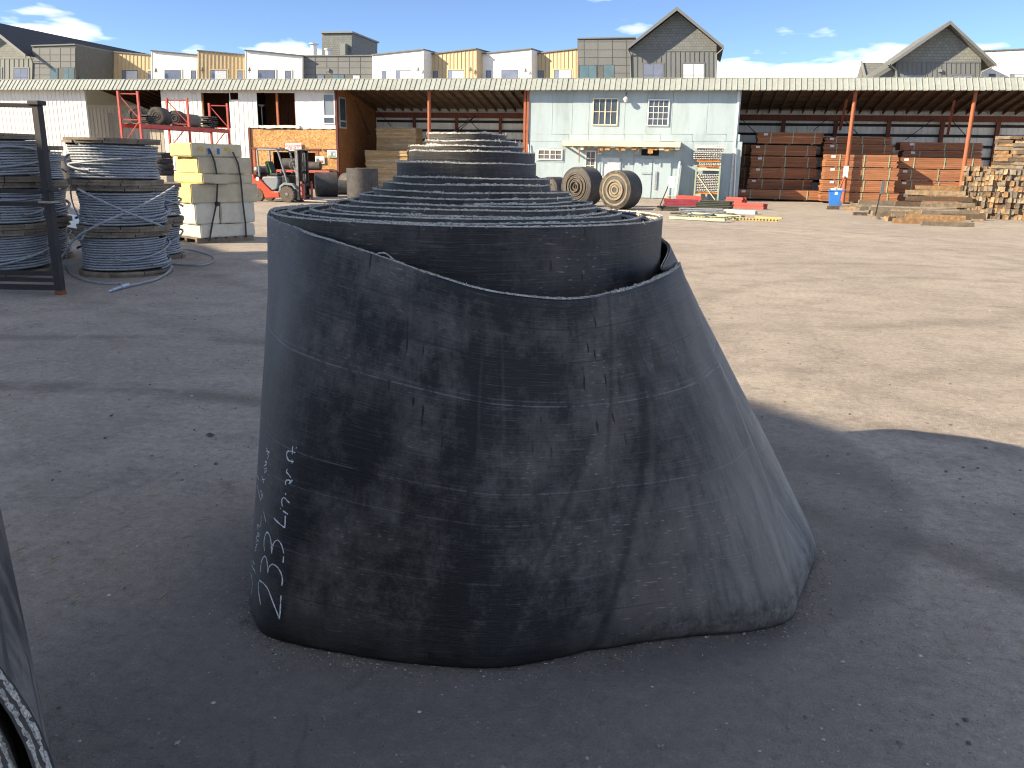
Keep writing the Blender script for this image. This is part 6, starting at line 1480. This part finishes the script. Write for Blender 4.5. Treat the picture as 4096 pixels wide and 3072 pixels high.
# rack of chain-link rolls against the blue wall
def fence_rack():
    GN = MATS['pale green rack paint']; Y = 43.0
    a, b = atY(2783,700,Y), atY(2878,700,Y); a.z = b.z = 0; h = atY(2830,662,Y).z
    t = thing('pallet_rack', 'pale green rack frame holding chain-link rolls against the blue workshop', 'rack', (a+b)/2, 0, world=True)
    for dy in (0,.75):
        o = Vector((0,dy,0))
        for p in (a,b): MB().bar(p+o, p+o+Vector((0,0,h)), .08,.08,(0,1,0)).build('upright', GN, t)
        for y in (678,): z = atY(2830,y,Y).z; MB().bar(a+o+Vector((0,0,z)), b+o+Vector((0,0,z)), .05,.09).build('crossbar', M_CREAM, t)
    MB().bar(atY(2788,700,Y-.05), atY(2860,800,Y-.05), .04,.04).build('diagonal', M_CREAM, t)
    OR = mat('orange pallet wood', (0.55,0.23,0.06), .7, 0, .2, 4, obj=.1); M_CH = mat('galvanised mesh', (0.50,0.50,0.49), .5, .3, .3, 14); M_FT = mat('shrink wrap film',(0.62,0.60,0.58),.3,var=.1)
    def pallet(lb, y):
        z = atY(2830,y,Y).z; o = thing('orange_pallet', lb, 'pallet', ((a.x+b.x)/2,Y+.38,z), 0); w = (b.x-a.x)/2
        for k in (-.3,0,.3): MB().box(-w,w,k-.05,k+.05,.0,.07).build('runner', OR, o)
        for i in range(6): MB().box(-w+i*w/3+.01,-w+(i+1)*w/3-.02,-.38,.38,.071,.095).build('deck_board', OR, o)
        return z+.10
    zs = [pallet('orange pallet under the lowest chain-link rolls', 776), pallet('orange pallet on top of the green rack frame', 669), pallet('orange pallet between the upper chain-link bundles', 647)]
    def mesh_roll(lb, z0, z1, x0, x1, wrap=False, dz=0):
        X0, X1 = atY(x0,700,Y).x, atY(x1,700,Y).x; t2 = thing('chain_link_bundle', lb, 'fence rolls', ((X0+X1)/2,Y+.3,z0), 0, 'bundles of chain-link fence', world=True); r = random.Random(x0+int(z0*10))
        n = max(2, int((z1-z0)/.075))
        for j in range(n):
            z = z0+(z1-z0)*(j+.5)/n; pts = [(X0+(X1-X0)*i/26, Y+.02+.012*math.sin(i*2.4+j*1.7), z+.012*math.sin(i*2.4+j*3)) for i in range(27)]
            MB().tube([(p[0]+r.uniform(-.01,.01)*0, p[1]-.02, p[2]) for p in pts], [.030 if i % 2 else .014 for i in range(27)], 7).build('fence_roll', M_CH, t2, smooth=40)
        MB().box(X0+.03,X1-.03,Y+.06,Y+.66,z0+.01,z1-.02).build('bundle_core', mat('dark mesh core',(0.09,0.09,0.09),.8), t2)
        if wrap:
            mb = MB(); k = 14
            for i in range(k+1):
                a_ = math.pi*i/k; mb.v += [(X0-.05+.02*math.sin(i*2), Y+.3-.36*math.cos(a_), z0+(z1-z0)*.5+(z1-z0)*.55*math.sin(a_)), (X1+.05+.03*math.sin(i*3), Y+.3-.36*math.cos(a_), z0+(z1-z0)*.5+(z1-z0)*.55*math.sin(a_)+.02*math.sin(i*2.2))]
            for i in range(k): mb.f.append((2*i,2*i+1,2*i+3,2*i+2))
            mb.build('wrap_film', M_FT, t2, smooth=60)
    Zt = lambda y: atY(2830,y,Y).z
    mesh_roll('tall stack of chain-link rolls low in the green rack', zs[0], Zt(695), 2784,2878)
    mesh_roll('thin grey mesh rolls between the two upper orange pallets', zs[1], Zt(650), 2792,2882)
    mesh_roll('chain-link rolls under torn film above the green rack', zs[2], Zt(608), 2768,2882)
    mesh_roll('film-wrapped bundle on the very top above the green rack', Zt(606), Zt(580), 2776,2888, True)
    o = thing('wooden_pallet', 'orange pallet standing at the foot of the blue wall', 'pallet', (atY(2708,800,43.5).x,43.5,0), 0); w = .5
    for k in (-.48,0,.42): MB().box(k,k+.10,-.3,.3,.001,.18).build('runner', OR, o)
    MB().box(-.5,.54,-.3,.3,.181,.20).build('deck_board', M_BLUE, o)
fence_rack()
# lamp in the open upper window; shelf and rolls in the employee doorway
def interior_bits():
    p = atY(1050,500,45.2); p.z = 2.95; t = thing('floor_lamp', 'white floor lamp standing in the open upper window', 'lamp', p, 0); h = atY(1050,428,45.2).z-2.95
    MB().tube([(0,0,0),(0,0,h)], .025, 8).build('stem', M_TRIMW, t); MB().lathe([(.03,h-.02),(.20,h+.12),(.19,h+.12),(.02,h)], 20).build('lamp_shade', M_TRIMW, t, smooth=40); MB().lathe([(.15,0),(.15,.03),(.001,.04)], 18).build('base', M_TRIMW, t)
    a, b = atY(1120,683,43.7), atY(1330,683,43.7)
    t = thing('steel_bench', 'low red steel shelf in front of the strand board doorway', 'shelf', ((a.x+b.x)/2,43.6,0), 0, world=True)
    for y in (43.3,43.8):
        MB().bar((a.x,y,a.z),(b.x,y,a.z), .06,.12).build('beam', M_RACK, t)
        for X in (a.x,b.x): MB().bar((X,y,0),(X,y,a.z), .06,.06,(0,1,0)).build('leg', M_RACK, t)
    for i in range(8): MB().box(a.x+(b.x-a.x)*i/8+.02,a.x+(b.x-a.x)*(i+1)/8-.02,43.28,43.82,a.z+.061,a.z+.08).build('shelf_board', M_PLK, t)
    z = a.z+.085
    roll('grey belt roll on the red shelf in the employee doorway, left', Vector((a.x+.3,43.5,z)), .30, 1.0, rad(4), seed=31, rings=6)
    roll('belt roll with a cardboard core on the red shelf in the employee doorway', Vector((a.x+1.0,43.35,z)), .24, .5, rad(-60), seed=32, rings=5, edge=M_RUBT)
    roll('black belt roll at the right end of the red doorway shelf', Vector((a.x+1.75,43.5,z)), .22, .8, rad(3), seed=33, rings=5)
interior_bits()
